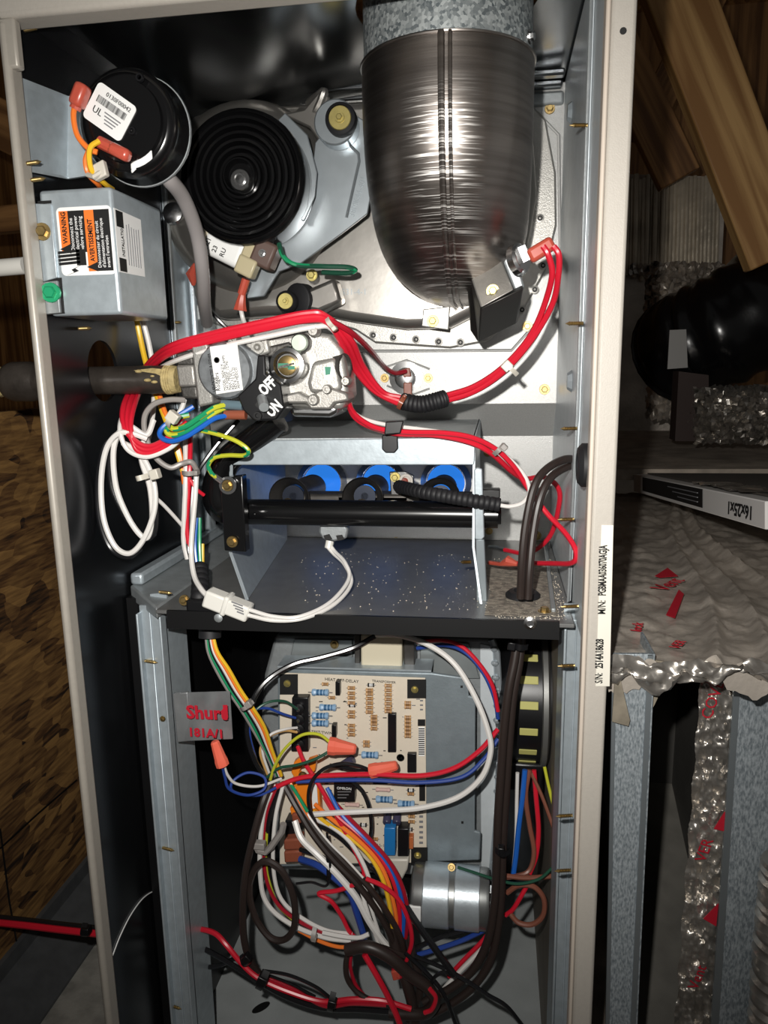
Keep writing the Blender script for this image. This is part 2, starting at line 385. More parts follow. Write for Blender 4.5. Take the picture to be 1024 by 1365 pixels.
for (x,y,t) in ((948,960,'COVER'),(930,1320,'Vent'),(940,1150,'VER')):
    p=U(x,y,.088); text(t, p, (.25,0,1), (-1,0,.25), .014, redink, duct, 'printed_lettering')
for pts in (((952,1105),(968,1080),(965,1108)),((938,1225),(958,1205),(955,1235))):
    plate(pts,.0885,.001).build('printed_mark', redink, duct)
torn=plate([(820,905),(826,900),(840,960),(838,968),(816,962)],.024,.002).build('torn_tape', mat('torn_paper','8d8474',.8,0,.4,60), duct)
plate([(871,880),(886,882),(882,920),(870,945)],.04,.002).build('torn_tape', MATS['torn_paper'], duct)
# air filter
fa,fb=UX(845,632,.385),UX(845,655,.385); fc,fd=UX(1020,668,.385),UX(1020,706,.385)
filt=thing('air_filter','white cardboard framed air filter lying tilted on the foil wrapped duct','air filter',fd)
wx=V((.42,0,.0))
MB().hexa([fd,fd+wx,fb+wx,fb,fc,fc+wx,fa+wx,fa]).build('frame', filtw, filt, bevel=.001)
up=(fc-fd).normalized(); e=V((.02,0,0)); lng=(fa-fc).normalized()
q=[fc+e+lng*.02+up*.001, fc+wx-e+lng*.02+up*.001, fa+wx-e-lng*.02+up*.001, fa+e-lng*.02+up*.001]
MB().prism(q, up*.002).build('media', filtm, filt)
q=[UX(857,636,.3845),UX(857,654,.3845),UX(937,677,.3845),UX(937,652,.3845)]
bl=MB().prism(q,(-.0006,0,0)).build('printed_panel', ink, filt)
dl=(UX(937,664,.384)-UX(857,645,.384)).normalized()
for k in range(3):
    s0=UX(930,657+6*k,.3835); MB().tube([s0,s0-dl*(.16-.03*k)],.0008,4).build('text_line', inkg, bl)
p=UX(1004,676,.3842); text('16x25x1', p+V((0,0,0)), (fb-fd).normalized(), -(fc-fd), .0185, ink, filt, 'printed_lettering', sx=1.25, bold=.0005)
mb=MB(); rows=[]
for j in range(5):
    rows.append([fc.lerp(fa,.12+.3*i/24)+V((.004+.012*j,0,.002+.004*random.random())) for i in range(25)])
ribbon(mb,rows).build('foil_tape', foil, filt, smooth=20)
# flex duct and loose foil behind
def flex(label, pts, r, m, name, cat, ribs=26, amp=.05):
    P=spline([U(*p) for p in pts], 30); n=len(P)
    mb=MB().tube(P, r, 24, rfun=lambda t: r*(1+amp*math.sin(t*ribs*6.283))); return tag(mb.build(name,m,None,smooth=60),label,cat)
flex('glossy black flexible duct bending across the right edge', [(1120,330,1.25),(1000,420,1.12),(930,455,1.15),(905,470,1.2)], .115, flexb, 'flex_duct','duct',9,.03)
tag(plate([(893,440),(915,439),(917,490),(890,492)],1.03,.004).build('tape_patch', mat('grey_tape','8d8b88',.5), None),'pale grey tape patch on the black flexible duct','tape')
def crumple(label, x0,y0,x1,y1,Y,m,amp,name,cat,nx=36,ny=24,seed=3):
    rnd=random.Random(seed); mb=MB(); rows=[]
    for j in range(ny+1):
        row=[]
        for i in range(nx+1):
            a,b=i/nx,j/ny; bulge=math.sin(math.pi*a)*math.sin(math.pi*b)
            row.append(U(x0+(x1-x0)*a+rnd.uniform(-1,1)*2.5,y0+(y1-y0)*b+rnd.uniform(-1,1)*2.5,Y-amp*bulge*2+amp*rnd.uniform(-1,1)*.5))
        rows.append(row)
    n0=len(mb.v); ribbon(mb,rows)
    back=[[V(p)+V((0,.03+amp,0)) for p in r] for r in rows]; ribbon(mb,back)
    return tag(mb.build(name,m,None,smooth=15),label,cat)
crumple('bright crumpled foil bundle under the black flexible duct', 925,515,1050,592,.95,foil,.04,'foil_bundle','foil')
crumple('dim crumpled foil collar behind the black flexible duct', 868,350,965,440,1.3,foild,.05,'foil_collar','foil',seed=9)
crumple('small crumpled foil elbow between duct collar and platform', 868,440,912,560,1.25,foild,.03,'foil_elbow','foil',14,24,5)
tag(plate([(905,495),(945,500),(945,588),(900,588)],1.0,.05).build('duct_boot', mat('brown_cloth','2c1d18',.7),None),'dark brown strap hanging below the black flexible duct','strap')
flex('ribbed foil flexible duct at the lower right corner', [(1052,1150,.07),(1040,1280,.065),(1030,1420,.06)], .021, foil, 'foil_flex_duct','duct',22,.10)
# foil faced duct board wall
pl=thing('foil_plenum','ribbed foil faced plenum box far behind the furnace flange','plenum',U(890,370,1.6))
for k in range(24):
    x=838+k*5.2; mb=MB().tube([U(x,236+random.uniform(-4,4),1.6),U(x-1,300,1.58+random.uniform(0,.02)),U(x-3,368+random.uniform(-6,6),1.6)],.0065*random.uniform(.7,1.1),8); mb.build('foil_rib', foilb, pl)
plate([(830,232),(968,236),(945,720),(815,720)],1.615,.3).build('plenum_body', foild, pl)
fe=crumple('x',840,352,935,366,1.585,foil,.02,'foil_edge','x',30,4,8); del fe['label']; del fe['category']; fe.parent=pl; fe.matrix_parent_inverse=Matrix.Translation(-V(pl['_o']))
# attic platform boards behind duct
plf=thing('platform_board','dusty dark platform board behind the air filter','board',U(930,600,1.3))
MB().hexa([UZ(815,640,0.0),UZ(1060,640,0.0),UZ(1060,560,0.0),UZ(815,560,0.0)]+[p+V((0,0,.02)) for p in (UZ(815,640,0.0),UZ(1060,640,0.0),UZ(1060,560,0.0),UZ(815,560,0.0))]).build('board', concm, plf)
# white condensate pipe and gas pipe left outside
tag(MB().cyl(U(-60,362,.1),U(34,354,.1),.0075,16).build('conduit', whitep, None),'off white plastic conduit entering from the left edge','conduit')
# ================================================================== furnace cabinet
cab=thing('furnace_cabinet','open beige gas furnace cabinet with its front doors removed','furnace',(0,.2,-.57))
XL=-.2185; XR=.2185; ZB=-.56
def side_hole(X, t, y0,y1,z0,z1, cy,cz,ry,rz, seg=32):
    mb=MB(); 
    def outer(a):
        c,s=math.cos(a),math.sin(a); k=min(((y1-cy)/c if c>1e-9 else (y0-cy)/c if c<-1e-9 else 1e9), ((z1-cz)/s if s>1e-9 else (z0-cz)/s if s<-1e-9 else 1e9)); return cy+c*k, cz+s*k
    angs=sorted(set([2*math.pi*i/seg for i in range(seg)]+[math.atan2(zz-cz,yy-cy)%(2*math.pi) for yy in (y0,y1) for zz in (z0,z1)]))
    n=len(angs); vs=[]
    for XX in (X,X-t):
        for a in angs: vs.append((XX,cy+ry*math.cos(a),cz+rz*math.sin(a)))
        for a in angs: yy,zz=outer(a); vs.append((XX,yy,zz))
    fs=[]
    for i in range(n):
        j=(i+1)%n
        fs += [(i,j,n+j,n+i),(2*n+i,3*n+i,3*n+j,2*n+j),(i,2*n+i,2*n+j,j),(n+i,n+j,3*n+j,3*n+i)]
    return mb.add(vs,fs)
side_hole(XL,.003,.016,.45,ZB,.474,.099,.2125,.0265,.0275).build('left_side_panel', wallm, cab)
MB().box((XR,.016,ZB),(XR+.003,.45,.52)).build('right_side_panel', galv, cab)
MB().box((XL,.45,ZB),(XR,.453,.52)).build('back_panel', wallm, cab)
# top: chamfer and panel, with round opening left for the vent
MB().hexa([(XL-.003,.016,.474),(XL,.016,.472),(XL,.45,.472),(XL-.003,.45,.474),(-.2135,.016,.489),(-.2105,.016,.485),(-.2105,.45,.485),(-.2135,.45,.489)]).build('top_chamfer', wallm, cab)
mb=MB()
def topz(X): return .485+(X+.2105)/(.202+.2105)*.02
vcx,vcy,vr=.0935,.125,.0745
angs=sorted(set([2*math.pi*i/36 for i in range(36)]+[math.atan2(b-vcy,a-vcx)%(2*math.pi) for a in (-.2105,XR) for b in (.016,.45)]))
vi=[];vo=[]
for a in angs:
    c,s=math.cos(a),math.sin(a)
    k=min(((XR-vcx)/c if c>1e-9 else (-.2105-vcx)/c if c<-1e-9 else 1e9), ((.45-vcy)/s if s>1e-9 else (.016-vcy)/s if s<-1e-9 else 1e9))
    vi.append((vcx+vr*c,vcy+vr*s)); vo.append((vcx+c*k,vcy+s*k))
n=len(angs); vv=[(x,y,topz(x)) for x,y in vi]+[(x,y,topz(x)) for x,y in vo]; vv+= [(x,y,z+.002) for x,y,z in vv]
ff=[]
for i in range(n):
    j=(i+1)%n; ff += [(i,n+i,n+j,j),(2*n+i,2*n+j,3*n+j,3*n+i),(i,j,2*n+j,2*n+i),(n+i,3*n+i,3*n+j,n+j)]
MB().add(vv,ff).build('top_panel', darkm, cab)
for (a,b) in (((.202,.30),(.17,.30)),):
    pass
for Yb,zz in ((.275,.0),(.305,.0)):
    MB().box((-.20,Yb,.492),(.20,Yb+.012,.4985)).build('top_rib', darkm, cab, bevel=.002)
MB().box((-.215,.318,.478),(.203,.352,.492)).build('top_back_flange', galvd, cab, bevel=.003)
# front flanges
MB().box((-.2225,0,ZB),(-.2152,.017,.462)).build('left_front_flange', mat('flange_left_enamel','a8a298',.35,.15,.05,200), cab, bevel=.0035, seg=3)
MB().box((-.2225,0.001,.43),(-.209,.010,.4635)).build('corner_gusset', MATS['flange_left_enamel'], cab, bevel=.002)
MB().box((-.2225,0,.4625),(.2225,.024,.496)).build('top_front_flange', beige, cab, bevel=.004, seg=3)
MB().box((.2062,0,ZB),(.2225,.018,.4625)).build('right_front_flange', beige, cab, bevel=.0025, seg=3)
MB().box((.2030,-.0012,ZB),(.2062,.012,.452)).build('flange_hem', hemm, cab, bevel=.0012)
c=U(831,41,-.0003); MB().cyl(c,c+V((0,.003,0)),.0022,12).build('flange_hole', ink, cab)
# vestibule panel: stepped
mb=MB()
pr=[(.352,0),(.352,.128),(.322,.168),(.322,.5)]
vs=[(x,y,z) for x in (-.2185,.2035) for y,z in pr]; vs+=[(x,y+.003,z) for x,y,z in vs]
mb.add(vs,[(0,4,5,1),(1,5,6,2),(2,6,7,3),(8,9,13,12),(9,10,14,13),(10,11,15,14)])
mb.build('vestibule_panel', vest, cab, smooth=10)
# side flanges of the vestibule panel
fy=[(.095,.5),(.095,.16),(.105,.12),(.12,0)]
MB().prism([(.2035,y,z) for y,z in fy]+[(.2035,.355,0),(.2035,.355,.5)],(.0025,0,0)).build('side_flange', lzinc, cab)
MB().box((.2064,.0185,-.004),(.2180,.112,.5)).build('wall_return', lzinc, cab)
MB().tube([(.2035,.094,.5),(.2035,.094,.17),(.2037,.104,.12),(.2037,.119,0)],.0016,8).build('flange_edge', galvd, cab)
MB().prism([(-.2165,.25,0),(-.2165,.25,.47),(-.2165,.33,.47),(-.2165,.33,0)],(-.0015,0,0)).build('side_flange', galvb, cab)
MB().box((-.2165,.25,0.0),(-.2125,.256,.47)).build('flange_edge', galvd, cab, bevel=.001)
MB().box((-.2165,.30,0.0),(-.2080,.322,.47)).build('corner_bead', galv, cab, bevel=.003)
# shelf
MB().box((-.1660,.058,-.004),(.2035,.352,0)).build('shelf', shelfm, cab, bevel=.001)
plate([(222,814),(746,829),(746,853),(222,838)],.0555,.003).build('shelf_lip', blackm, cab)
MB().hexa([(-.166,.06,-.01),(-.166,.352,-.01),(-.2165,.352,-.01),(-.2165,.11,-.01),(-.166,.06,.001),(-.166,.352,.001),(-.2165,.352,.006),(-.2165,.11,.006)]).build('shelf_rail', galvd, cab, bevel=.002)
MB().box((-.2165,.11,.006),(-.203,.352,.018)).build('rail_lip', galvb, cab, bevel=.003)
MB().hexa([(.186,.085,0),(.190,.085,0),(.199,.35,0),(.195,.35,0),(.186,.085,.004),(.190,.085,.004),(.199,.35,.004),(.195,.35,.004)]).build('shelf_bead', galvd, cab, bevel=.001)
# posts
def post(xa, xb, inner, name):
    mb=MB(); s=1 if inner>0 else -1
    mb.box((xa,.080,ZB),(xb,.083,-.004)); mb.box((xa,.072,ZB),(xa+.0022,.083,-.010)); mb.box((xb-.0022,.070,ZB),(xb,.083,-.008))
    mb.box((xa+.010,.0785,ZB),(xa+.0115,.0805,-.006))
    xi = xb if s>0 else xa; mb.box((min(xi,xi-.002*s),.080,ZB),(max(xi,xi-.002*s),.125,-.004)); return mb.build(name, galvb, cab, bevel=.0008)
post(-.1935,-.168,1,'post'); post(.1965,.2165,-1,'post')
plate([(200,792),(222,790),(223,812),(201,810)],.088,.003).build('post_cap', galvb, cab)
plate([(752,805),(775,806),(775,826),(752,825)],.088,.003).build('post_cap', galvb, cab)
MB().box((XL,.03,ZB),(XR,.45,ZB+.004)).build('bottom_pan', mat('pan_floor_grey','b3b8b8',.55,.1,.15,20,.1,100), cab)
MB().box((.1985,.10,ZB),(.2035,.45,-.004)).build('inner_liner', mat('brown_grey_liner','857c70',.6,.1,.2,20), cab)
MB().box((-.2165,.10,ZB),(-.205,.45,-.004)).build('inner_liner', blackm, cab)
c=UZ(348,1343,ZB+.0045); MB().lathe(c,(0,0,1),[(.012,0),(.012,.0004)],20,sy=.45).build('drain_slot', ink, cab)
# dents, screws, emboss
for y0 in (150,508):
    c=UX(762,y0,.2033); MB().lathe(c,(-1,0,0),[(.010,0),(.007,.004),(1e-6,.0045)],8).build('knockout_dimple', galvb, cab)
for (x,y,dx) in ((766,167,17),(757,431,20),(751,571,18),(749,692,16),(757,808,14),(752,887,14),(752,1087,11),(748,1160,13)):
    X = .2035 if y<800 else .203
    b=UX(x+dx,y,X); spike(cab, b, UX(x+dx,y,X)+V((-.014,-.003,0)), .0017)
for (x,y) in ((33,40),(36,218),(42,240),(113,438),(217,789),(198,881),(236,430),(221,1130),(231,1340)):
    if x<100: b=UX(x,y,-.2152)
    elif y>700: b=U(x-4,y,.079)
    else: b=UX(x-8,y,XL)
    spike(cab, b, b+V((.014,-.003,0)), .0016)
c=UX(217,958,-.19); 
screw(cab,217,958,.078,4)
for (x,y,r) in ((733,145,7),(726,519,7),(703,435,7),(493,507,0),(513,504,6),(571,504,6)):
    if r: screw(cab,x,y,.3215,r)
for (x,y,r) in ((716,714,6),(528,712,5),(650,604,5),(652,708,5)): screw(cab,x,y,.3515,r)
c=UZ(726,816,0); hexhead(MB(),c,(0,0,1),.006).build('screw',brass,cab)
for (x,y) in ((498,708),(625,706)):
    c=U(x,y,.3505); MB().cyl(c,c+V((0,.0015,0)),.003,12).build('punched_hole', ink, cab)
c=U(707,831,.054); MB().lathe(c,(0,-1,0),[(.0055,0),(.003,.001),(.0028,-.003)],12).build('punched_hole', steel, cab)
c=U(291,824,.054); MB().lathe(c,(0,-1,0),[(.004,0),(.002,.001)],12).build('punched_hole', galvd, cab)
# embossed ridge round the collector opening
def strip(pts, Y, w, h, m, name, parent):
    P=spline([U(x,y,Y) for x,y in pts],1) if False else [U(x,y,Y) for x,y in pts]
    return MB().tube(P, w, 6).build(name, m, parent)
strip([(470,468),(500,468),(682,467),(742,400)],.3215,.0018,0,vest,'pressed_ridge',cab)
strip([(716,150),(745,180),(747,340),(742,400)],.3215,.0018,0,vest,'pressed_ridge',cab)
# limit switch recess plate with two ridges
strip([(515,489),(542,480),(573,492)],.3215,.0012,0,vest,'pressed_ridge',cab)
strip([(516,514),(545,528),(573,518)],.3215,.0012,0,vest,'pressed_ridge',cab)
# rating strip on the right flange
lab=thing('rating_label','cream serial number strip stuck on the right front flange','label',U(805,800,-.001))
q=[U(802,700,-.0006),U(818,700,-.0006),U(813,915,-.0006),U(794,915,-.0006)]
MB().prism(q,(0,.0005,0)).build('sticker', mat('cream_sticker','dcd8cc',.5), lab, bevel=.0002)
upv=(U(805,700,-.001)-U(800,915,-.001)).normalized(); lft=V((-1,0,0))
text('M/N:', U(807,819,-.0010), upv, lft, .0078, ink, lab, sx=.68, bold=.0001); text('PGBMAA036070AGJA', U(807.5,794,-.0010), upv, lft, .0078, ink, lab, sx=.53, bold=.00025)
text('S/N:', U(803,911,-.0010), upv, lft, .0078, ink, lab, sx=.62, bold=.0001); text('2514A18628', U(803.5,891,-.0010), upv, lft, .0078, ink, lab, sx=.58, bold=.00025)
# shelf dust
rnd=random.Random(4); mb=MB()
for i in range(1500):
    if i<1330: x=640+abs(rnd.gauss(0,.5))*60+rnd.random()*100; y=745+rnd.random()*85
    else: x=400+rnd.random()*240; y=735+rnd.random()*80
    if x>772: continue
    p=UZ(x,y,0.0003); 
    if not(-.16<p.x<.2 and .065<p.y<.34): continue
    s=rnd.uniform(.0003,.0008)
    mb.add([p+V((s,0,0)),p+V((-s*.6,s*.8,0)),p+V((-s*.6,-s*.8,0)),p+V((0,0,s))],[(0,1,3),(1,2,3),(2,0,3),(0,2,1)])
d=mb.build('dust_specks', mat('pale_dust','d6cbb8',.9), None, smooth=0); tag(d,'pale dust and grit scattered on the burner shelf','dust',kind='stuff')
q=[(648,752),(700,748),(733,752),(744,820),(700,822),(648,818),(652,790)]
rim=[UZ(x+rnd.uniform(-3,3),y+rnd.uniform(-2,2),.0004) for x,y in q]
tag(MB().prism(rim,(0,0,.0004)).build('dust_patch', dusty, None),'beige dust layer on the right end of the burner shelf','dust')
# ================================================================== vent elbow and pipe
vz,vR,vr2=.342,.078,.0705
ax=[]
for i in range(5): ax.append(V((vcx,vcy,.452-(.452-(vz+vR))*i/4)))
nrm=[V((0,-1,0))]*5
for i in range(1,17):
    a=math.pi/2*i/16; ax.append(V((vcx,vcy+vR-vR*math.cos(a),vz+vR-vR*math.sin(a)))); nrm.append(V((0,-math.cos(a),-math.sin(a))))
ax.append(V((vcx,.288,vz))); nrm.append(V((0,0,-1)))
def scratch_nodes(m):      # short horizontal rub marks worn into the heel of the elbow
    nt=m.node_tree; N=nt.nodes; L=nt.links; b=N['Principled BSDF']; old=b.inputs['Base Color'].links[0].from_socket
    tc=N.new('ShaderNodeTexCoord'); mp=N.new('ShaderNodeMapping'); mp.inputs['Scale'].default_value=(14,14,520); L.new(tc.outputs['Object'],mp.inputs[0])
    nz=N.new('ShaderNodeTexNoise'); nz.inputs['Scale'].default_value=1.6; nz.inputs['Detail'].default_value=3; L.new(mp.outputs[0],nz.inputs['Vector'])
    t=N.new('ShaderNodeMapRange'); t.inputs[1].default_value=.52; t.inputs[2].default_value=.62; L.new(nz.outputs['Fac'],t.inputs[0])
    sp=N.new('ShaderNodeSeparateXYZ'); L.new(tc.outputs['Object'],sp.inputs[0])
    d=N.new('ShaderNodeMath'); d.operation='SUBTRACT'; d.inputs[1].default_value=vcx; L.new(sp.outputs[0],d.inputs[0])
    a=N.new('ShaderNodeMath'); a.operation='ABSOLUTE'; L.new(d.outputs[0],a.inputs[0])
    w=N.new('ShaderNodeMapRange'); w.inputs[1].default_value=.033; w.inputs[2].default_value=.016; L.new(a.outputs[0],w.inputs[0])
    h=N.new('ShaderNodeMapRange'); h.inputs[1].default_value=.425; h.inputs[2].default_value=.395; L.new(sp.outputs[2],h.inputs[0])
    m1=N.new('ShaderNodeMath'); m1.operation='MULTIPLY'; L.new(t.outputs[0],m1.inputs[0]); L.new(w.outputs[0],m1.inputs[1])
    m2=N.new('ShaderNodeMath'); m2.operation='MULTIPLY'; L.new(m1.outputs[0],m2.inputs[0]); L.new(h.outputs[0],m2.inputs[1])
    mx=N.new('ShaderNodeMix'); mx.data_type='RGBA'; L.new(m2.outputs[0],mx.inputs[0]); L.new(old,mx.inputs[6]); mx.inputs[7].default_value=(.85,.83,.80,1)
    L.new(mx.outputs[2],b.inputs['Base Color'])
    r=N.new('ShaderNodeMapRange'); r.inputs[3].default_value=.34; r.inputs[4].default_value=.55; L.new(m2.outputs[0],r.inputs[0]); L.new(r.outputs[0],b.inputs['Roughness'])
scratch_nodes(brushed)
elb=thing('vent_elbow','dark brushed steel vent elbow with a raised centre seam','vent elbow',(vcx,.28,vz))
mb=MB(); seg=48; rows=[]
for p,n in zip(ax,nrm):
    rows.append([p+V((1,0,0))*(vr2*math.sin(t))+n*(vr2*math.cos(t)) for t in [2*math.pi*k/seg for k in range(seg+1)]])
ribbon(mb,rows); rows2=[[p+V((1,0,0))*((vr2-.002)*math.sin(t))+n*((vr2-.002)*math.cos(t)) for t in [2*math.pi*k/seg for k in range(seg+1)]] for p,n in zip(ax,nrm)]
ribbon(mb,rows2)
mb.build('elbow_shell', brushed, elb, smooth=50)
MB().tube([p+n*(vr2+.0005) for p,n in zip(ax,nrm)],.0026,8).build('seam', brushed, elb)
MB().tube([p+n*(vr2+.0002)+V((.0065,0,0)) for p,n in zip(ax,nrm)],.0016,8).build('seam', brushed, elb)
rimp=[V((vcx+(vr2+.0004)*math.sin(t),vcy-(vr2+.0004)*math.cos(t),.452)) for t in [2*math.pi*k/40 for k in range(41)]]
MB().tube(rimp,.0012,6).build('rim', brushed, elb)
plate([(564,412),(600,408),(598,440),(562,435)],.262,.003).build('mounting_tab', castl, elb, bevel=.001)
screw(elb,577,428,.2615,8,yzinc)
pip=thing('vent_pipe','spangled galvanised vent pipe rising through the furnace top','vent pipe',(vcx,vcy,.43))
MB().lathe((vcx,vcy,.43),(0,0,1),[(.0685,0),(.0685,.47)],48).build('pipe_wall', spangle, pip, smooth=50)
c=V((vcx+.0685*math.sin(.05),vcy-.0685,.4865)); hexhead(MB(),c,(0,-1,0),.004).build('screw', steel, pip)
a=1.25; c=V((vcx+.0685*math.sin(a),vcy-.0685*math.cos(a),.462)); hexhead(MB(),c,(math.sin(a),-math.cos(a),0),.0055).build('screw', steel, pip)
# ================================================================== draft inducer
ind=thing('draft_inducer','galvanised draft inducer with black ringed motor left of the vent elbow','inducer',U(325,430,.3))
plate([(236,142),(480,126),(700,128),(728,160),(741,230),(742,300),(728,360),(700,410),(650,455),(600,464),(500,457),(474,440),(440,430),(300,436),(240,420)],.311,.0115).build('collector_plate', castl, ind, bevel=.002)
shiny=mat('stamped_housing','b4b0aa',.3,.9,.12,14,.06,60)
plate([(250,152),(330,140),(480,132),(690,132),(712,190),(716,260),(702,340),(660,405),(600,436),(540,438),(470,428),(430,420),(360,420),(290,426),(256,400),(246,300)],.272,.04).build('scroll_housing', shiny, ind, bevel=.010, seg=4)
for (x,y) in ((498,447),(525,450),(555,452.5),(585,455.5),(614,456.5),(696,413),(713,386),(724,354),(720,291)):
    c=U(x,y,.3105); r=5*mpp(c); mb=MB().lathe(c,(0,-1,0),[(r*1.1,0),(r*1.1,.0012),(r*.7,.0016),(r*.62,.0004),(r*.35,.0004),(r*.3,.0022),(1e-6,.0026)],14,mis=[0,0,0,1,1,0])
    mb.build('rivet',[castl,ink],ind)
# scroll dome
c=U(330,265,.272); MB().lathe(c,(0,-1,0),[(.098,0),(.093,.010),(.082,.018),(.06,.022),(1e-6,.022)],48).build('scroll_dome', shiny, ind, smooth=50)
# bright sheet bracket arms
arm=mat('arm_sheet','aeb6bb',.33,.75,.1,60)
plate([(420,190),(437,168),(470,150),(492,165),(500,230),(490,285),(455,312),(400,352),(372,362),(352,395),(330,398),(318,382),(345,345),(395,310),(410,280)],.222,.003).build('mounting_bracket', arm, ind, bevel=.001)
plate([(380,150),(410,180),(423,230),(420,262),(406,295),(380,290),(395,230),(370,160)],.205,.002).build('motor_band_plate', arm, ind, bevel=.001)
mb=MB().tube([U(x,y,.2215) for x,y in ((468,195),(478,205),(479,215),(462,290))],.0016,6); mb.build('pressed_bead', arm, ind)
mb=MB().tube(spline([U(412,138,.25),U(425,128,.235),U(432,124,.23),U(420,150,.232),U(400,150,.25)],6),.0045,8).build('bracket_flare', shiny, ind)
plate([(405,145),(428,118),(440,130),(425,158),(440,192),(432,198),(412,170),(375,152)],.228,.006).build('bracket_flare', shiny, ind, bevel=.002)
d=(U(488,215,.22)-U(464,292,.22)).normalized()
text('38MK44-401', U(472,290,.2212), d, V((-1,0,.3)), .0088, mat('emboss_shade','8f979c',.4,.7), ind, 'embossed_lettering', sx=.85)
text('531-4-1', U(455,393,.271), (1,0,-.02), (0,0,1), .009, MATS['emboss_shade'], ind, 'embossed_lettering')
# motor: black ringed cover
c=U(322,236,.172); R=84*mpp(c)
mb=MB(); prof=[(R*1.0,-.050),(R*1.02,-.004),(R*1.0,0),(R*.93,.003)]
k=.93; h=.003
rings=[.93,.84,.83,.75,.74,.66,.65,.57,.56,.48,.47]
prof=[(R*1.0,-.045),(R*1.03,-.006),(R*1.01,.0),(R*.95,.002)]
for i in range(6):
    a=.92-.11*i; prof += [(R*a,-.003),(R*(a-.02),-.0035),(R*(a-.035),.004),(R*(a-.075),.004)]
prof += [(R*.30,.001),(R*.26,.008),(R*.24,.008),(R*.2,.001),(1e-6,.001)]
MB().lathe(c,(0,-1,0),prof,48).build('motor_cover', blackp, ind, smooth=50)
MB().lathe(c+V((0,.045,0)),(0,-1,0),[(R*.93,-.05),(R*.93,0)],40).build('motor_shell', blackm, ind)
c2=U(325,243,.166); MB().lathe(c2,(0,-1,0),[(R*.175,0),(R*.175,.008),(R*.15,.0105),(R*.1,.0105),(R*.09,.008),(R*.07,.008),(R*.065,.012),(1e-6,.0122)],24).build('shaft_hub', steel, ind)
# grommets
def grommet(x,y,Y,r,rin,name='grommet'):
    c=U(x,y,Y); k=mpp(c); a=V((0,-1,0))
    mb=MB().lathe(c,a,[(r*k,-.004),(r*k,.003),(r*k*.95,.006),(rin*k,.008),(rin*k,.004)],28); o=mb.build(name, blackr, ind)
    MB().lathe(c,a,[(rin*k*.95,.002),(rin*k*.95,.007),(rin*k*.9,.0075)],24).build('washer', yzinc, o)
    hexhead(MB(), c+a*.0075, a, rin*k*.42).build('bolt', yzinc, o)
c=U(447,163,.205); MB().lathe(c,(0,-1,0),[(29*mpp(c),-.016),(29*mpp(c),0),(27*mpp(c),.0015)],28).build('grommet_cup', arm, ind)
grommet(455,160,.200,21,16)
c=U(396,400,.235); MB().lathe(c,(-.5,-1,0),[(22*mpp(c),-.012),(22*mpp(c),0),(20*mpp(c),.001)],24).build('grommet_cup', blackr, ind)
grommet(383,402,.225,14,11); grommet(237,204,.20,12,8)
plate([(404,388),(446,370),(455,402),(425,416),(404,412)],.232,.03).build('foot', shiny, ind, bevel=.004)
# run capacitor strapped under the motor
cap=thing('run_capacitor','white cylindrical capacitor with printed label under the black inducer motor','capacitor',U(305,330,.21))
a,b=U(300,295,.195),U(318,362,.205); dv=(b-a); 
xx=(U(330,335,.2)-U(280,310,.2)).normalized(); yy=V((0,1,0)).cross(xx); 
cc=U(306,322,.195); k=mpp(cc)
MB().obox(cc, xx*(29*k), yy*(28*k), V((0,.011,0))).build('capacitor_body', white, cap, bevel=.006, seg=4)
MB().obox(cc-xx*(31*k), xx*(4*k), yy*(29*k), V((0,.012,0))).build('end_cap', tan, cap, bevel=.003)
MB().obox(cc+xx*(31*k), xx*(4*k), yy*(29*k), V((0,.012,0))).build('end_cap', tan, cap, bevel=.003)
face=cc-V((0,.0113,0))
for (q,dx,dy) in (('H21',-18,-22),('23',-6,-21),('RU',6,-22)): text(q, face+xx*(dx*k)-yy*(dy*k), -yy, -xx, .0065, ink, cap, bold=.0001)
for i in range(7):
    for j in range(5):
        if random.random()<.5: MB().obox(face+xx*((8+i*2.2)*k)+yy*0-yy*((2+j*2.2)*k), xx*(1.1*k), yy*(1.1*k), V((0,.0002,0))).build('print_block', ink, cap) if (i+j)%2==0 and i<5 else None
tb=thing('motor_terminal_box','brown motor terminal block with a centre rivet beside the capacitor','terminal block',U(355,345,.2))
cc2=U(355,340,.19); MB().obox(cc2, xx*(15*k), yy*(17*k), V((0,.012,0))).build('block', mat('brown_phenolic','57443d',.5), tb, bevel=.003)
hexhead(MB(),cc2-V((0,.012,0)),(0,-1,0),.004).build('rivet', steel, tb)
cn=thing('motor_plug','translucent tan plug with red terminals hanging below the capacitor','plug',U(332,370,.19))
MB().obox(U(336,338,.186), xx*(11*k), yy*(22*k), V((0,.007,0))).build('plug_body', mat('tan_nylon','b3a888',.35), cn, bevel=.002)
MB().obox(U(330,356,.184), xx*(13*k), yy*(12*k), V((0,.008,0))).build('plug_latch', MATS['tan_nylon'], cn, bevel=.002)
MB().cyl(U(328,372,.186),U(322,392,.188),.0042,10).build('terminal_sleeve', redterm, cn)
MB().tube([U(323,392,.188),U(321,404,.19),U(320,414,.19)],.004,8,rfun=lambda t:.0035+.0035*t).build('terminal_boot', redterm, cn)
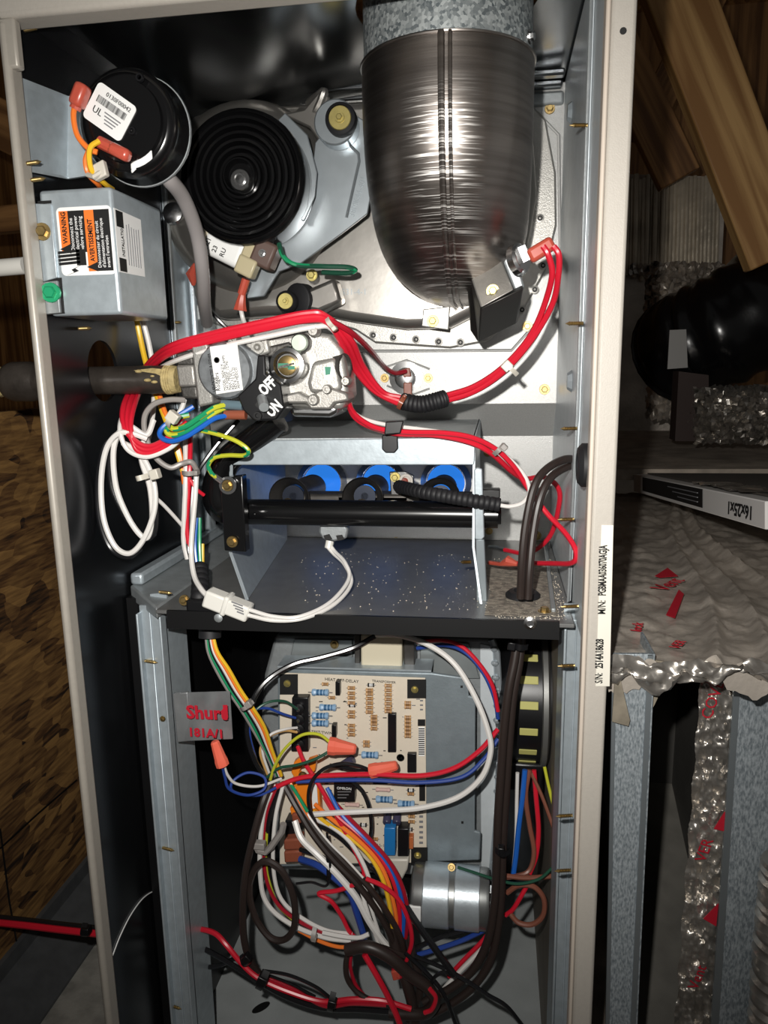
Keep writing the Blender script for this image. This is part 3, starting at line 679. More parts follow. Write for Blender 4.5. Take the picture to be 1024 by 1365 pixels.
# elbow limit switch bracket
ls=thing('limit_switch','steel limit switch bracket bolted at the lower right of the vent elbow','limit switch',U(660,440,.17))
MB().prism([U(626,364,.150),U(668,344,.150),U(685,386,.117),U(641,410,.117)],(0,.004,0)).build('bracket_top', castl, ls, bevel=.003)
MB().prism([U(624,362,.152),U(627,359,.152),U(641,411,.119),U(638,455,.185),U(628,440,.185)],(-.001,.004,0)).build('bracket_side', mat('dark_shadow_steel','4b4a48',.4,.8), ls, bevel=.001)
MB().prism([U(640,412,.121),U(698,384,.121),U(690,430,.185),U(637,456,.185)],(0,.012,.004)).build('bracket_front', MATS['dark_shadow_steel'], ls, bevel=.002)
plate([(626,360),(672,318),(682,320),(700,384),(686,388),(668,342)],.152,.03).build('bracket_back', galvd, ls, bevel=.002)
screw(ls,657,388,.126,9,yzinc)
mb=plate([(676,333),(682,329),(702,362),(697,368)],.125,.012); mb.build('switch_disc', galvd, ls, bevel=.002)
c=U(692,345,.130); MB().lathe(c,(.75,-.55,.2),[(.013,-.004),(.013,.002),(.011,.004),(.004,.005)],20).build('switch_cap', steel, ls)
plate([(690,330),(700,326),(708,345),(698,350)],.120,.004).build('spade_terminal', steel, ls)
plate([(701,333),(734,313),(743,330),(710,351)],.112,.012).build('terminal_boot', redterm, ls, bevel=.003)
# flame roll-out / limit on panel
lm=thing('panel_limit_switch','small round limit switch with brown terminals below the vent elbow','limit switch',U(543,505,.31))
c=U(541,504,.3205); k=mpp(c); MB().lathe(c,(0,-1,0),[(22*k,0),(22*k,.001),(14*k,.002),(13*k,.012),(11*k,.013),(1e-6,.013)],24).build('switch_body', steel, lm)
plate([(538,510),(549,510),(549,528),(538,528)],.300,.008).build('terminal_boot', brterm, lm, bevel=.001)
plate([(536,492),(546,490),(548,502),(538,503)],.300,.008).build('terminal_boot', brterm, lm, bevel=.001)
# ================================================================== pressure switch
ps=thing('pressure_switch','round black pressure switch with white barcode label at upper left','pressure switch',U(170,235,.12))
c=U(167,162,.029); k=mpp(c)
MB().lathe(c,(0,-1,0),[(68*k,-.034),(71*k,-.030),(71*k,-.024),(66*k,-.020),(66*k,-.010),(69*k,-.008),(69*k,-.004),(64*k,0),(60*k,.001),(59*k,-.002),(52*k,-.002),(51*k,.0015),(1e-6,.002)],48).build('switch_body', blackp, ps, smooth=40)
MB().lathe(c+V((0,.028,0)),(0,-1,0),[(72.5*k,0),(72.5*k,.0025)],48).build('clamp_ring', galvd, ps)
for (x,y) in ((187,104),(177,175),(120,200)):
    cc=U(x,y,.0275); MB().lathe(cc,(0,-1,0),[(6*k,0),(5*k,.002),(3*k,.002),(2.5*k,0),(1e-6,0)],12).build('boss', black, ps)
xx=(U(170,185,.06)-U(115,146,.06)).normalized(); yy=V((0,1,0)).cross(xx); yy=yy if yy.z>0 else -yy
lc=U(146,149,.0262); lb=MB().prism(rrect(lc,xx,yy,31*k,25*k,6*k),(0,.0006,0)).build('label', white, ps)
f=lc-V((0,.0006,0))
for i in range(30):
    w=random.choice((.2,.3,.5)); MB().obox(f+xx*((-22+i*1.55)*k)+yy*(6*k), xx*(w*k), yy*(4.5*k), V((0,.0001,0))).build('barcode_bar', ink, lb)
text('0130F00042', f+xx*(-14*k)+yy*(14*k), xx, yy, .0045, ink, lb); text('UL', f+xx*(-22*k)+yy*(-12*k), xx, yy, .007, ink, lb)
for j in range(4): MB().obox(f+xx*((8)*k)+yy*((-4-j*4)*k), xx*((13-j*2)*k), yy*(.8*k), V((0,.0001,0))).build('text_line', inkg, lb)
lb2=MB().obox(U(192,217,.033)-V((0,.004,0)), (U(206,208,.033)-U(178,227,.033))*.5, V((0,0,.0035)), V((0,.001,0))).build('rim_label', white, ps, bevel=.001)
for (p0,p1,nm) in (((111,117),(103,138),'a'),((132,189),(170,208),'b')):
    a=U(*p0,.021); b=U(*p1,.021); d=(b-a).normalized(); s=d.cross(V((0,1,0)))
    if nm=='a':
        MB().obox((a+b)/2, d*(15*k), s*(9*k), V((0,.006,0))).build('terminal_boot', redterm, ps, bevel=.003)
        MB().cyl(b,b+d*(8*k),.0042,10).build('terminal_neck', redterm, ps)
    else:
        MB().obox(a+d*(32*k), d*(15*k), s*(8*k), V((0,.005,0))).build('terminal_boot', redterm, ps, bevel=.003)
        MB().cyl(a,a+d*(24*k),.0045,10).build('terminal_neck', redterm, ps)
wire('orange wire looping from the pressure switch upper terminal', [(101,138,.021),(98,155,.018),(103,180,.016),(118,198,.016),(130,203,.018)], 7.5, orangew)
wire('orange wire dropping beside the pressure switch to the junction box', [(118,202,.018),(114,215,.016),(118,232,.018),(130,245,.03),(135,252,.05)], 7, orangew)
wire('yellow wire from the pressure switch lower terminal', [(132,188,.016),(121,196,.012),(119,212,.011),(124,230,.014),(140,245,.03),(150,252,.05)], 7, yelloww)
ct=thing('cable_tie','white nylon tie on the orange and yellow pressure switch wires','cable tie',U(130,230,.05))
MB().tube([U(117,233,.014),U(125,236,.010),U(134,230,.014)],.002,6).build('strap', nat, ct); MB().obox(U(134,228,.016),V((.005,0,.002)),V((0,.003,0)),V((-.001,0,.0055))).build('tie_head', nat, ct, bevel=.001)
# box behind the pressure switch
bx=thing('switch_bracket','bluish galvanised sheet bracket holding the pressure switch on the left wall','bracket',U(80,235,.05))
ps_a=[U(91,128,.060),U(130,126,.062),U(130,232,.062),U(90,238,.060)]
MB().prism(ps_a,(0,.003,0)).build('bracket_face', galvb, bx)
pA,pB=U(91,128,.060),U(90,238,.060); qA,qB=UX(30,104,-.2170),UX(38,228,-.2170)
MB().prism([pA,pB,qB,qA],(0,.003,0)).build('bracket_wing', galvb, bx)
# ================================================================== junction box
Yf=.019; jt=U(150,248,Yf); jb=U(160,419,Yf); Xj=(jt.x+jb.x)/2; z1=jt.z; z0=jb.z; Yb=UX(214,272,Xj).y
jx=thing('junction_box','bluish steel junction box with warning label on the left wall','junction box',(-.19,.1,z0))
MB().box((-.2150,Yf,z0),(Xj,Yb,z1)).build('box_shell', galvb, jx, bevel=.003, seg=3)
plate([(44,271),(67,272),(76,370),(56,376)],Yf-.002,.003).build('side_lap', galvb, jx, bevel=.0005)
plate([(50,268),(68,267),(68,271),(50,272)],Yf-.0008,.001).build('slot', ink, jx)
plate([(58,372),(82,370),(86,418),(60,420)],Yf-.0005,.001).build('opening', ink, jx)
gp=plate([(56,376),(76,374),(80,417),(60,419)],Yf-.0035,.003).build('ground_plate', galvd, jx, bevel=.0005)
c=U(68,390,Yf-.004); hexhead(MB(),c,(.25,-1,0),.0078).build('ground_screw', mat('green_screw','1c9a68',.35,.3), jx)
c=U(57,309,Yf-.002); hexhead(MB(),c,(.25,-1,0),.0068).build('screw', brass, jx)
jl=thing('warning_label','orange black and white warning label wrapped on the junction box corner','label',U(120,360,Yf))
lw=[U(76,284,Yf),U(88,362,Yf)]
def fp(u,v):   # label coordinates on the front face: u right, v up
    a=U(76,282,Yf-.0004); b=U(88,363,Yf-.0004); zt=a.z; zb=b.z; xl=(a.x+b.x)/2
    return V((xl+(Xj-.001-xl)*u, Yf-.0005, zb+(zt-zb)*v))
def lquad(u0,u1,v0,v1,m,name,off=0,par=None):
    o=V((0,-off,0)); return MB().prism([fp(u0,v0)+o,fp(u1,v0)+o,fp(u1,v1)+o,fp(u0,v1)+o],(0,.0003,0)).build(name,m,par or jl)
_c=(fp(-.05,-.06)+fp(1,1.06))/2; _h=(fp(1,1.06)-fp(-.05,-.06))/2
MB().prism(rrect(_c,V((1,0,0)),V((0,0,1)),_h.x,_h.z,.004),(0,.0003,0)).build('sticker', white, jl)
a=fp(1,0); b=fp(1,1); sd=V((0,.05,0))
MB().prism([V((Xj+.0004,Yf+.001,a.z-.001)),V((Xj+.0004,Yf+.045,a.z)),V((Xj+.0004,Yf+.045,b.z)),V((Xj+.0004,Yf+.001,b.z+.001))],(-.0003,0,0)).build('sticker', white, jl)
lquad(0,.17,.32,1,orange,'orange_band',.0003); lquad(.17,.48,.32,1,ink,'black_panel',.0003)
lquad(.48,.66,0,1,orange,'orange_band',.0003); lquad(.66,.95,0,1,ink,'black_panel',.0003); 
MB().prism([V((Xj+.0007,Yf+.003,b.z)),V((Xj+.0007,Yf+.014,b.z)),V((Xj+.0007,Yf+.014,b.z-.012)),V((Xj+.0007,Yf+.003,b.z-.012))],(-.0002,0,0)).build('black_panel', ink, jl)
MB().prism([V((Xj+.0007,Yf+.003,a.z+.010)),V((Xj+.0007,Yf+.014,a.z+.010)),V((Xj+.0007,Yf+.014,a.z)),V((Xj+.0007,Yf+.003,a.z))],(-.0002,0,0)).build('black_panel', ink, jl)
hl=(fp(0,1)-fp(0,0)).length; O=V((0,-.0008,0))
text('WARNING', fp(.13,.47)+O,(0,0,1),(-1,0,0),hl*.118,ink,jl,sx=.9,bold=.0001)
for j,s in enumerate(('Disconnect the','electrical power','before servicing')): text(s, fp(.255+.09*j,.34)+O,(0,0,1),(-1,0,0),hl*.092,white,jl,sx=.95)
text('AVERTISSEMENT', fp(.62,.16)+O,(0,0,1),(-1,0,0),hl*.118,ink,jl,sx=.80,bold=.0001)
for j,s in enumerate(('Déconnecter du circuit',"d'alimentation électrique","avant l'entretien")): text(s, fp(.735+.085*j,.05)+O,(0,0,1),(-1,0,0),hl*.085,white,jl,sx=.95)
text('INSTALLATION', V((Xj+.0009,Yf+.012,a.z+.0115)),(0,0,1),(0,-1,0),hl*.125,ink,jl,sx=.62)
for j in range(6): MB().box((Xj+.0004,Yf+.018+j*.004,a.z+.006),(Xj+.0008,Yf+.0187+j*.004,b.z-.006-.004*random.random())).build('text_line', inkg, jl)
for (u,v) in ((.085,.37),(.57,.06)):
    p=fp(u,v)+O; MB().prism([p+V((.004,0,-.003)),p+V((.004,0,.004)),p+V((-.005,0,.0005))],(0,.0003,0)).build('triangle_mark', ink, jl)
# hand struck by a bolt pictogram
p=fp(.20,.17)+O
MB().obox(p+V((.007,0,.003)),V((.004,0,0)),V((0,.0002,0)),V((0,0,.006))).build('hand_mark', ink, jl, bevel=.002)
for q in range(4): MB().obox(p+V((-.003,0,-.001+q*.0028)),V((.009,0,.0005)),V((0,.0002,0)),V((0,0,.001))).build('hand_mark', ink, jl)
MB().prism([p+V(v_) for v_ in ((-.006,0,-.010),(.004,0,-.007),(.001,0,-.005),(.008,0,-.002),(-.002,0,-.006),(.0,0,-.008))],(0,.0003,0)).build('bolt_mark', ink, jl)
# grey hose from the pressure switch
wire('thick grey rubber hose curving down from the pressure switch', [(214,228,.06),(226,240,.065),(245,265,.09),(262,310,.12),(270,360,.14),(272,400,.17),(276,430,.22)], 19, hosem, name='hose', cat='hose', seg=14)
tag(MB().cyl(U(205,219,.06),U(216,231,.06),.005,12).build('hose_barb', nat, None),'pale plastic hose barb under the pressure switch','fitting')
# small red flag terminal on the vestibule left
tag(MB().tube([U(260,352,.26),U(256,366,.255),U(258,380,.26)],.004,8,rfun=lambda t:.002+.005*math.sin(3.14*t)).build('spade_terminal', redterm, None),'red spade terminal beside the grey hose','terminal')
wire('black wire slanting behind the grey hose', [(272,405,.26),(290,425,.26),(318,452,.27),(335,466,.28)], 5, blackw)
wire('white wire dropping from the red capacitor plug', [(321,412,.19),(324,425,.19),(330,440,.2)], 6, whitew)
c=U(232,285,.25); tag(MB().lathe(c,(0,-1,.2),[(.012,0),(.011,.004),(.006,.0065),(1e-6,.007)],20).build('panel_screw', steel, None),'round headed steel screw beside the grey hose','screw')
wire('green wire with yellow stripe looping from the inducer motor to its bracket', [(372,325,.165),(378,342,.16),(395,353,.16),(430,355,.175),(462,356,.18),(474,360,.185),(462,364,.19),(430,363,.2)], 6.5, dgreen, greenw)
c=U(416,367,.218); hexhead(MB(),c,(0,-1,0),.006).build('ground_screw',yzinc,ind)
# ================================================================== gas pipe and valve
gp=thing('gas_pipe','black iron gas pipe passing through the left wall into the gas valve','gas pipe',U(150,507,.099))
pc=U(150,507,.099); r=18.5*mpp(pc)
def gx(x): return V((U(x,508,.099).x,.099,pc.z))
MB().cyl(gx(-120),gx(226),r,28).build('pipe', pipeb, gp)
MB().lathe(gx(222),(1,0,0),[(r*1.02,0),(r*1.06,.001),(r*1.0,.002),(r*1.05,.003),(r*.98,.004),(r*1.04,.005),(r*.96,.006),(r*1.0,.007),(r*.92,.012)],28).build('threads', dope, gp)
rd=random.Random(2)
for i in range(14):
    x=rd.uniform(190,226); a=rd.uniform(-.6,.9); p=gx(x)+V((0,-math.cos(a)*r,math.sin(a)*r))
    MB().ball(p, rd.uniform(.0015,.004), 8, squash=.5).build('dope_smear', dope, gp) if i<5 else None
MB().prism([gx(x)+V((0,-r*math.cos(a)-.0006,r*math.sin(a))) for x,a in ((186,.75),(210,.95),(226,.8),(226,.2),(216,.45))],(0,.002,0)).build('dope_smear', dope, gp)
cpl=thing('pipe_coupling','grimy iron pipe coupling smeared with sealant left of the cabinet','coupling',gx(5))
MB().lathe(gx(12),(1,0,0),[(r*1.0,-.004),(r*1.3,0),(r*1.45,.006),(r*1.45,.024),(r*1.3,.032),(r*1.0,.034)],24).build('coupling_body', pipeb, cpl)
MB().lathe(gx(-14),(1,0,0),[(r*1.0,0),(r*1.15,.004),(r*1.02,.008),(r*1.12,.012),(r*1.02,.016),(r*1.1,.019),(r*1.0,.024)],24).build('sealant_ring', dope, cpl)
gv=thing('gas_valve','cast aluminium gas valve with white label and black switch at centre left','gas valve',U(350,550,.12))
Yv=.082
plate([(233,470),(256,466),(258,487),(236,488)],Yv+.004,.03).build('inlet_hex', mat('dark_cast','5c5a57',.5,.7,.2,200,.2,500), gv, bevel=.002)
plate([(234,487),(258,486),(261,515),(238,516)],Yv,.038).build('inlet_hex', cast, gv, bevel=.002)
plate([(239,515),(262,514),(264,532),(243,531)],Yv+.004,.03).build('inlet_hex', MATS['dark_cast'], gv, bevel=.002)
plate([(254,458),(274,455),(278,462),(284,538),(264,543)],Yv-.004,.05).build('inlet_flange', castl, gv, bevel=.002)
c=U(300,494,Yv-.004); k=mpp(c); MB().lathe(c,(0,-1,0),[(38*k,-.03),(38*k,0),(35*k,.002)],32).build('solenoid_cover', mat('zinc_cover','8f9396',.45,.8,.3,150), gv)
plate([(300,458),(318,455),(346,474),(348,506),(322,528),(286,532)],Yv-.002,.04).build('solenoid_block', MATS['zinc_cover'], gv, bevel=.002)
plate([(318,456),(352,449),(415,441),(440,446),(456,466),(462,500),(464,528),(456,546),(420,543),(372,541),(352,505)],Yv+.012,.045).build('valve_body', castl, gv, bevel=.004, seg=3)
plate([(322,452),(356,450),(360,470),(345,476),(330,466)],Yv+.004,.02).build('tap_boss', castl, gv, bevel=.002)
plate([(356,462),(386,455),(392,470),(372,478),(360,500),(354,495)],Yv+.010,.012).build('recess_wall', MATS['dark_cast'], gv, bevel=.002)
plate([(416,482),(447,476),(456,520),(436,526),(412,524),(409,510)],Yv+.006,.02).build('raised_pad', castl, gv, bevel=.004, seg=3)
plate([(378,526),(398,522),(412,530),(424,520),(440,516),(462,524),(465,534),(446,538),(440,546),(414,546),(408,538),(380,538)],Yv+.002,.03).build('body_flange', cast, gv, bevel=.002)
for (x,y,rr) in ((418,533,6),(436,519,5),(461,508,5),(312,452,5),(276,453,5),(295,450,5),(418,441,6)):
    c=U(x,y,Yv-.001); MB().lathe(c,(0,-1,0),[(rr*mpp(c)*1.3,-.008),(rr*mpp(c)*1.3,0),(rr*mpp(c),.003),(rr*mpp(c)*.5,.003),(rr*mpp(c)*.4,.001)],12).build('bolt', cast, gv)
plate([(384,541),(452,540),(450,552),(440,557),(388,556)],Yv+.016,.05).build('outlet_pan', steel, gv, bevel=.004, seg=3)
c=U(385,487,Yv+.004); k=mpp(c); MB().lathe(c,(0,-1,0),[(27*k,-.012),(26*k,.002),(23*k,.006),(18*k,.007),(15*k,.0015),(1e-6,.001)],32).build('regulator_tower', steel, gv)
c=c-V((0,.0025,0)); MB().lathe(c,(0,-1,0),[(13*k,0),(13*k,.003),(11.5*k,.0035),(1e-6,.0035)],24).build('regulator_cap', brass, gv)
MB().obox(c-V((0,.0036,0))+V((-.003,0,0)),V((.0045,0,0)),V((0,.0004,0)),V((0,0,.0018))).build('green_dab', greenink, gv)
MB().obox(c-V((0,.0037,0)),V((.0068,0,.0015)),V((0,.0004,0)),V((-.0002,0,.0009))).build('slot', MATS['dark_cast'], gv)
MB().obox(c-V((0,.0036,0))+V((.004,0,-.002)),V((.003,0,0)),V((0,.0004,0)),V((0,0,.0015))).build('green_dab', greenink, gv)
c=U(401,457,Yv+.004); MB().lathe(c,(0,-1,0),[(13*k,-.006),(13*k,.001),(11*k,.002),(10*k,.006),(1e-6,.0065)],20,mis=[0,0,1,1,1]).build('test_plug',[MATS['dark_cast'],mat('pale_green_cap','c4d0c0',.5)], gv)
c=U(344,463,Yv+.002); MB().lathe(c,(0,-1,0),[(9*k,0),(9*k,.002),(5*k,.002),(4*k,.0005),(2*k,.003),(1e-6,.003)],16).build('pressure_tap', castl, gv)
c=U(456,490,Yv+.018); MB().lathe(c,(1,-.35,0),[(19*k,-.004),(19*k,.003),(15*k,.003),(14*k,-.001),(1e-6,-.001)],24).build('outlet_port', MATS['dark_cast'], gv)
plate([(431,490),(443,488),(444,506),(433,507)],Yv+.0052,.0008).build('inspection_mark', white, gv)
plate([(433,489),(441,489),(440,499),(434,500)],Yv+.0046,.0006).build('green_dab', greenink, gv)
lbp=[(279,462),(316,457),(324,520),(288,526)]
vl=plate(lbp,Yv-.0075,.0012).build('valve_label', white, gv, bevel=.0015)
upl=(U(279,462,Yv)-U(288,526,Yv)).normalized(); lf=V((-1,0,-.06))
for j,s in enumerate(('USE PATENTED & OTHER','White','Rodgers','MODEL 36J54-214','24V 50/60HZ .350 AMPS','MAX. PRESS. 1/2 PSI','REG. 3.5 W.C.','REV B  JULY 25','36J54 MEXICO')):
    x=285.5+j*3.6+(4 if j>2 else 0); y=525-j*.5; sz=.0052 if j in(1,2) else .0032
    p=U(x+1.5,y-3,Yv-.0081); text(s,p,upl,lf,sz,ink,vl,'printed_lettering',sx=.9)
c=U(289,480,Yv-.008); MB().lathe(c,(0,-1,0),[(4*k,0),(4*k,.0003),(3*k,.0003),(3*k,0)],16).build('seal_mark', ink, vl)
sw=plate([(343,473),(353,473),(354,498),(374,512),(379,545),(368,560),(338,561),(324,547),(316,528),(340,505)],Yv-.014,.03).build('switch_housing', black, gv, bevel=.0015)
for s,x,y in (('OFF',352.5,528),('ON',362,557)):
    text(s,U(x,y,Yv-.0148),(.74,0,.67),(-.67,0,.74),.0130,white,sw,'printed_lettering',sx=.68,bold=.0005)
plate([(340,540),(348,526),(362,540),(352,552)],Yv-.0146,.001).build('lever_recess', ink, sw)
MB().cyl(U(349,531,Yv-.014),U(352,543,Yv-.028),.0042,12).build('lever', galvd, sw)
c=U(344,554,Yv-.0145); MB().lathe(c,(0,-1,0),[(6*k,0),(5.5*k,.002),(3*k,.002),(2.5*k,.0005)],14).build('screw', blackm, sw)
MB().cyl(U(296,539,Yv-.004),U(324,541,Yv-.004),.0042,12).build('spade_boot', blterm, gv); MB().cyl(U(300,553,Yv-.006),U(328,553,Yv-.006),.0042,12).build('spade_boot', brterm, gv)
# ================================================================== burner shield, manifold, burners
sh=thing('burner_shield','grey sheet metal burner shield box on the shelf','burner shield',UZ(480,780,0))
YS=.115; zS=U(470,584,YS).z; xL=U(306,600,YS).x; xR=U(632,600,YS).x
MB().box((xL,YS,zS-.002),(xR,.345,zS)).build('top_plate', galvd, sh)
plate([(306,588),(630,582),(634,586),(633,614),(632,620),(306,620)],YS-.001,.0025).build('top_lip', galvb, sh, bevel=.001)
lp=[UZ(330,800,.0005),UZ(383,719,.0005),V((UZ(383,719,0).x,.345,zS)),V((xL+.002,YS+.002,zS)),U(308,737,YS)]
MB().prism(lp,(-.002,0,0)).build('side_plate', galvb, sh)
a=UZ(330,800,.0005); b=U(308,737,YS); MB().tube([a,b,V((xL+.002,YS,zS-.01))],.0016,6).build('plate_edge', galvb, sh)
rb=UZ(640,805,.0005); xr=xR-.001
MB().prism([rb,V((xr,.345,.0005)),V((xr,.345,zS)),V((xr,YS,zS)),V((xr,YS,.05))],(.002,0,0)).build('side_plate', galvb, sh)
plate([(632,626),(636,623),(643,625),(646,716),(642,720),(633,719)],YS-.002,.003).build('side_lip', galvb, sh, bevel=.001)
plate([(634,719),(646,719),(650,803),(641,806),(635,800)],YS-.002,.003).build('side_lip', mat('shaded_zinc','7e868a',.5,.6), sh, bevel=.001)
MB().box((xL+.01,.343,.004),(xR-.005,.347,zS)).build('rear_plate', vest, sh)
sp=U(628,749,.13); spike(sh, sp, sp+V((-.010,-.002,0)), .002)
mf=thing('gas_manifold','black painted manifold pipe running in front of the burners','manifold',U(480,681,.135))
YM=.138; p0=U(318,682,YM); p1=U(664,679,YM); rm=17*mpp(p0)
MB().cyl(V((p0.x,YM,p0.z)),V((p1.x,YM,p0.z+.0)),rm,28).build('pipe', blackp, mf)
MB().tube(spline([U(372,560,.115),U(335,588,.12),U(303,615,.125),U(291,650,.13),U(300,676,.135),V((p0.x+.003,YM,p0.z))],8),rm*1.02,20,rfun=lambda t: rm*(1.0+.35*math.exp(-((t-.72)/.2)**2))).build('elbow', blackp, mf)
plate([(293,638),(323,634),(328,736),(299,734)],.096,.012).build('bracket', blackp, mf, bevel=.001)
screw(mf,304,647,.0945,8); screw(mf,310,722,.0945,8)
c=V((p1.x,YM,p0.z)); MB().lathe(c,(1,0,0),[(rm*.8,-.002),(rm*.8,.003)],6).build('end_plug', blackp, mf)
MB().obox(U(655,657,.125),V((.008,0,0)),V((0,.006,0)),V((0,0,.004))).build('hex_plug', blackm, mf, bevel=.001)
for x in (330,345): c=U(x,682,YM); MB().ball(V((c.x,YM-rm,c.z)),.0018,8).build('weld_dot', blackp, mf)
burn=mat('burner_steel','6e6a66',.42,.8,.3,60)
for (bx_,dx_,which) in ((385,428,'left'),(483,507,'middle'),(586,594,'right')):
    a=U(bx_,664,.175); b=U(dx_,645,.335); k=mpp(a); d=(b-a).normalized(); L=(b-a).length
    bt=thing('burner',which+' burner tube with flared steel mouth behind the manifold','burner',a)
    MB().lathe(a,d,[(27*k,0),(28*k,.002),(25*k,.008),(18*k,.020),(16*k,.03),(17*k,.06),(20*k,.08),(20*k,L*.72),(19*k,L*.72),(16*k,.06),(15*k,.03),(17*k,.018),(26*k,0)],28,caps=False).build('venturi_tube', burn, bt, smooth=60)
    MB().lathe(a+d*.018,d,[(15*k,0),(15*k,.002),(5*k,.002),(5*k,0)],20).build('air_shutter', mat('shutter_dark','1d2330',.4,.6), bt)
    MB().cyl(V((a.x,YM+rm*.9,p0.z)),V((a.x,.172,p0.z+.002)),.006,12).build('orifice', brass, mf)
    c=V((b.x,.342,b.z)); kk=mpp(c)
    MB().lathe(c,(0,-1,0),[(34*kk,0),(34*kk,.001),(27*kk,.004),(26*kk,-.001)],32).build('tube_inlet_ring', steel, sh)
    f=MB().lathe(c,(0,-1,0),[(25*kk,0.0005),(23*kk,.006),(16*kk,.022),(11*kk,.034),(1e-6,.036)],28).build('burner_flame', mat('blue_flame','0b3f9a',.5,emit='2f86ef',estr=.8), None)
    tag(f,'bright blue gas flame entering the '+which+' heat exchanger tube','flame')
MB().obox(U(545,664,.21),V((.075,0,0)),V((0,.012,0)),V((0,0,.006))).build('crossover_bar', burn, sh, bevel=.003)
MB().obox(U(460,664,.21),V((.07,0,0)),V((0,.012,0)),V((0,0,.006))).build('crossover_bar', burn, sh, bevel=.003)
ig=thing('flame_igniter','ceramic igniter bracket with brass screw between the middle and right burners','igniter',U(530,640,.19))
plate([(519,629),(540,628),(552,634),(552,646),(540,648),(535,660),(521,660)],.20,.003).build('bracket', steel, ig, bevel=.001)
screw(ig,527,636,.1985,7,yzinc)
c=U(542,640,.199); MB().lathe(c,(0,-1,0),[(9*mpp(c),0),(9*mpp(c),.004),(6*mpp(c),.004),(5*mpp(c),.001),(1e-6,.001)],20).build('ceramic_collar', mat('ceramic','b7b2aa',.5), ig)
MB().cyl(U(540,641,.196),U(533,648,.180),.0035,10).build('lead_boot', redterm, ig)
def loom(label, pts, w, ribs, name='wire_loom'):
    P=spline([U(*p) for p in pts],max(4,int(ribs*8/(len(pts)-1)))); r=w*.5*mpp(P[len(P)//2])
    o=MB().tube(P,r,14,rfun=lambda t: r*(.86+.14*math.copysign(abs(math.sin(t*ribs*math.pi))**.5,1))).build(name, blackr, None, smooth=50); return tag(o,label,'wire loom')
loom('long black corrugated loom lying over the manifold right end', [(531,648,.17),(560,655,.12),(610,664,.105),(667,673,.105)], 19, 24)
loom('short black corrugated loom on the red wires below the vent elbow', [(536,535,.15),(560,539,.145),(580,535,.145),(594,531,.15)], 24, 13)
ro=thing('rollout_switch','small grey rollout switch bracket under the manifold centre','switch',U(443,718,.16))
plate([(426,700),(460,700),(464,706),(462,718),(446,722),(430,719),(425,710)],.15,.012).build('bracket', galvd, ro, bevel=.002)
plate([(431,714),(439,712),(443,719),(434,721)],.149,.001).build('slot', ink, ro); plate([(448,714),(456,713),(459,719),(450,721)],.149,.001).build('slot', ink, ro)
MB().cyl(U(440,721,.145),U(438,731,.143),.004,10).build('plug', whitep, ro)
# grommets
def bushing(label,c,axis,r,parent=None):
    o=MB().lathe(c,axis,[(r*.42,-.002),(r*.42,.004),(r*.55,.0065),(r*.8,.006),(r,.003),(r,-.001),(r*.5,-.002)],32).build('bushing', blackr, None); return tag(o,label,'bushing')
bushing('black rubber bushing around two cables on the dusty shelf',UZ(697,796,0),(0,0,1),23*mpp(UZ(697,796,0)))
g=UX(781,620,.2035); bushing('black rubber bushing in the right cabinet wall',g,(-1,0,0),.0165)
wire('outer dark cable arching from the wall bushing to the shelf bushing', [(780,616,.14),(755,612,.12),(728,626,.10),(712,650,.09),(701,700,.085),(696,750,.083),(694,797,.088)], 11, brownw, name='cable', cat='cable', seg=10)
wire('inner dark cable arching from the wall bushing to the shelf bushing', [(780,622,.145),(760,621,.13),(735,636,.11),(720,665,.10),(711,710,.095),(706,760,.09),(704,798,.09)], 11, brownw, name='cable', cat='cable', seg=10)
# white two-way connector and rollout leads
cn=thing('wire_connector','white two way nylon plug resting on the shelf front edge','connector',U(305,805,.05))
d=(U(335,818,.055)-U(276,795,.055)).normalized(); s=d.cross(V((0,1,0))).normalized(); k=mpp(U(305,805,.055))
MB().obox(U(289,800,.055),d*(15*k),s*(12*k),V((0,.008,0))).build('plug_half', whitep, cn, bevel=.002)
MB().obox(U(318,811,.055),d*(17*k),s*(11*k),V((0,.008,0))).build('plug_half', whitep, cn, bevel=.002)
MB().obox(U(303,805,.055),d*(4*k),s*(14*k),V((0,.009,0))).build('latch', whitep, cn, bevel=.002)
for j in range(4): MB().obox(U(316+j*1.5,805+j*4,.0465),d*((8-j)*k),s*(.9*k),V((0,.0002,0))).build('text_line', inkg, cn)
wire('upper white lead looping from the white plug to the rollout switch', [(333,813,.050),(365,822,.046),(400,822,.048),(440,803,.075),(465,772,.11),(460,750,.125),(447,736,.14),(441,728,.143)], 5.5, whitew)
wire('lower white lead looping from the white plug to the rollout switch', [(331,820,.050),(365,827,.046),(405,824,.050),(445,806,.078),(468,778,.112),(460,753,.128),(445,738,.141),(436,728,.143)], 5.5, whitew)
# ================================================================== blower compartment
YP=.165
bh=thing('blower_housing','galvanised blower housing behind the control board','blower housing',U(510,1170,.25))
plate([(366,848),(655,852),(663,870),(668,960),(664,1080),(655,1172),(376,1160),(352,1060),(346,980),(352,900)],.212,.20).build('housing_shell', galvd, bh, bevel=.004)
mb=MB().tube([U(x,y,.209) for x,y in ((655,852),(662,870),(667,960),(664,1080),(656,1172))],.004,8); mb.build('crimped_rim', galv, bh)
plate([(640,858),(657,862),(664,960),(660,1080),(652,1166),(641,1166)],.2095,.003).build('side_strip', lzinc, bh, bevel=.001)
rd=random.Random(5)
for i in range(16):
    y=865+i*19; x=658+6*math.sin((y-850)/320*3.14); c=U(x,y,.206); MB().ball(c,.004*rd.uniform(.7,1.2),8,squash=.8).build('crimp', galv, bh)
plate([(392,852),(470,853),(470,890),(384,888)],.206,.004).build('cutoff_plate', mat('plate_grey','8e9495',.5,.5,.1,60), bh, bevel=.001)
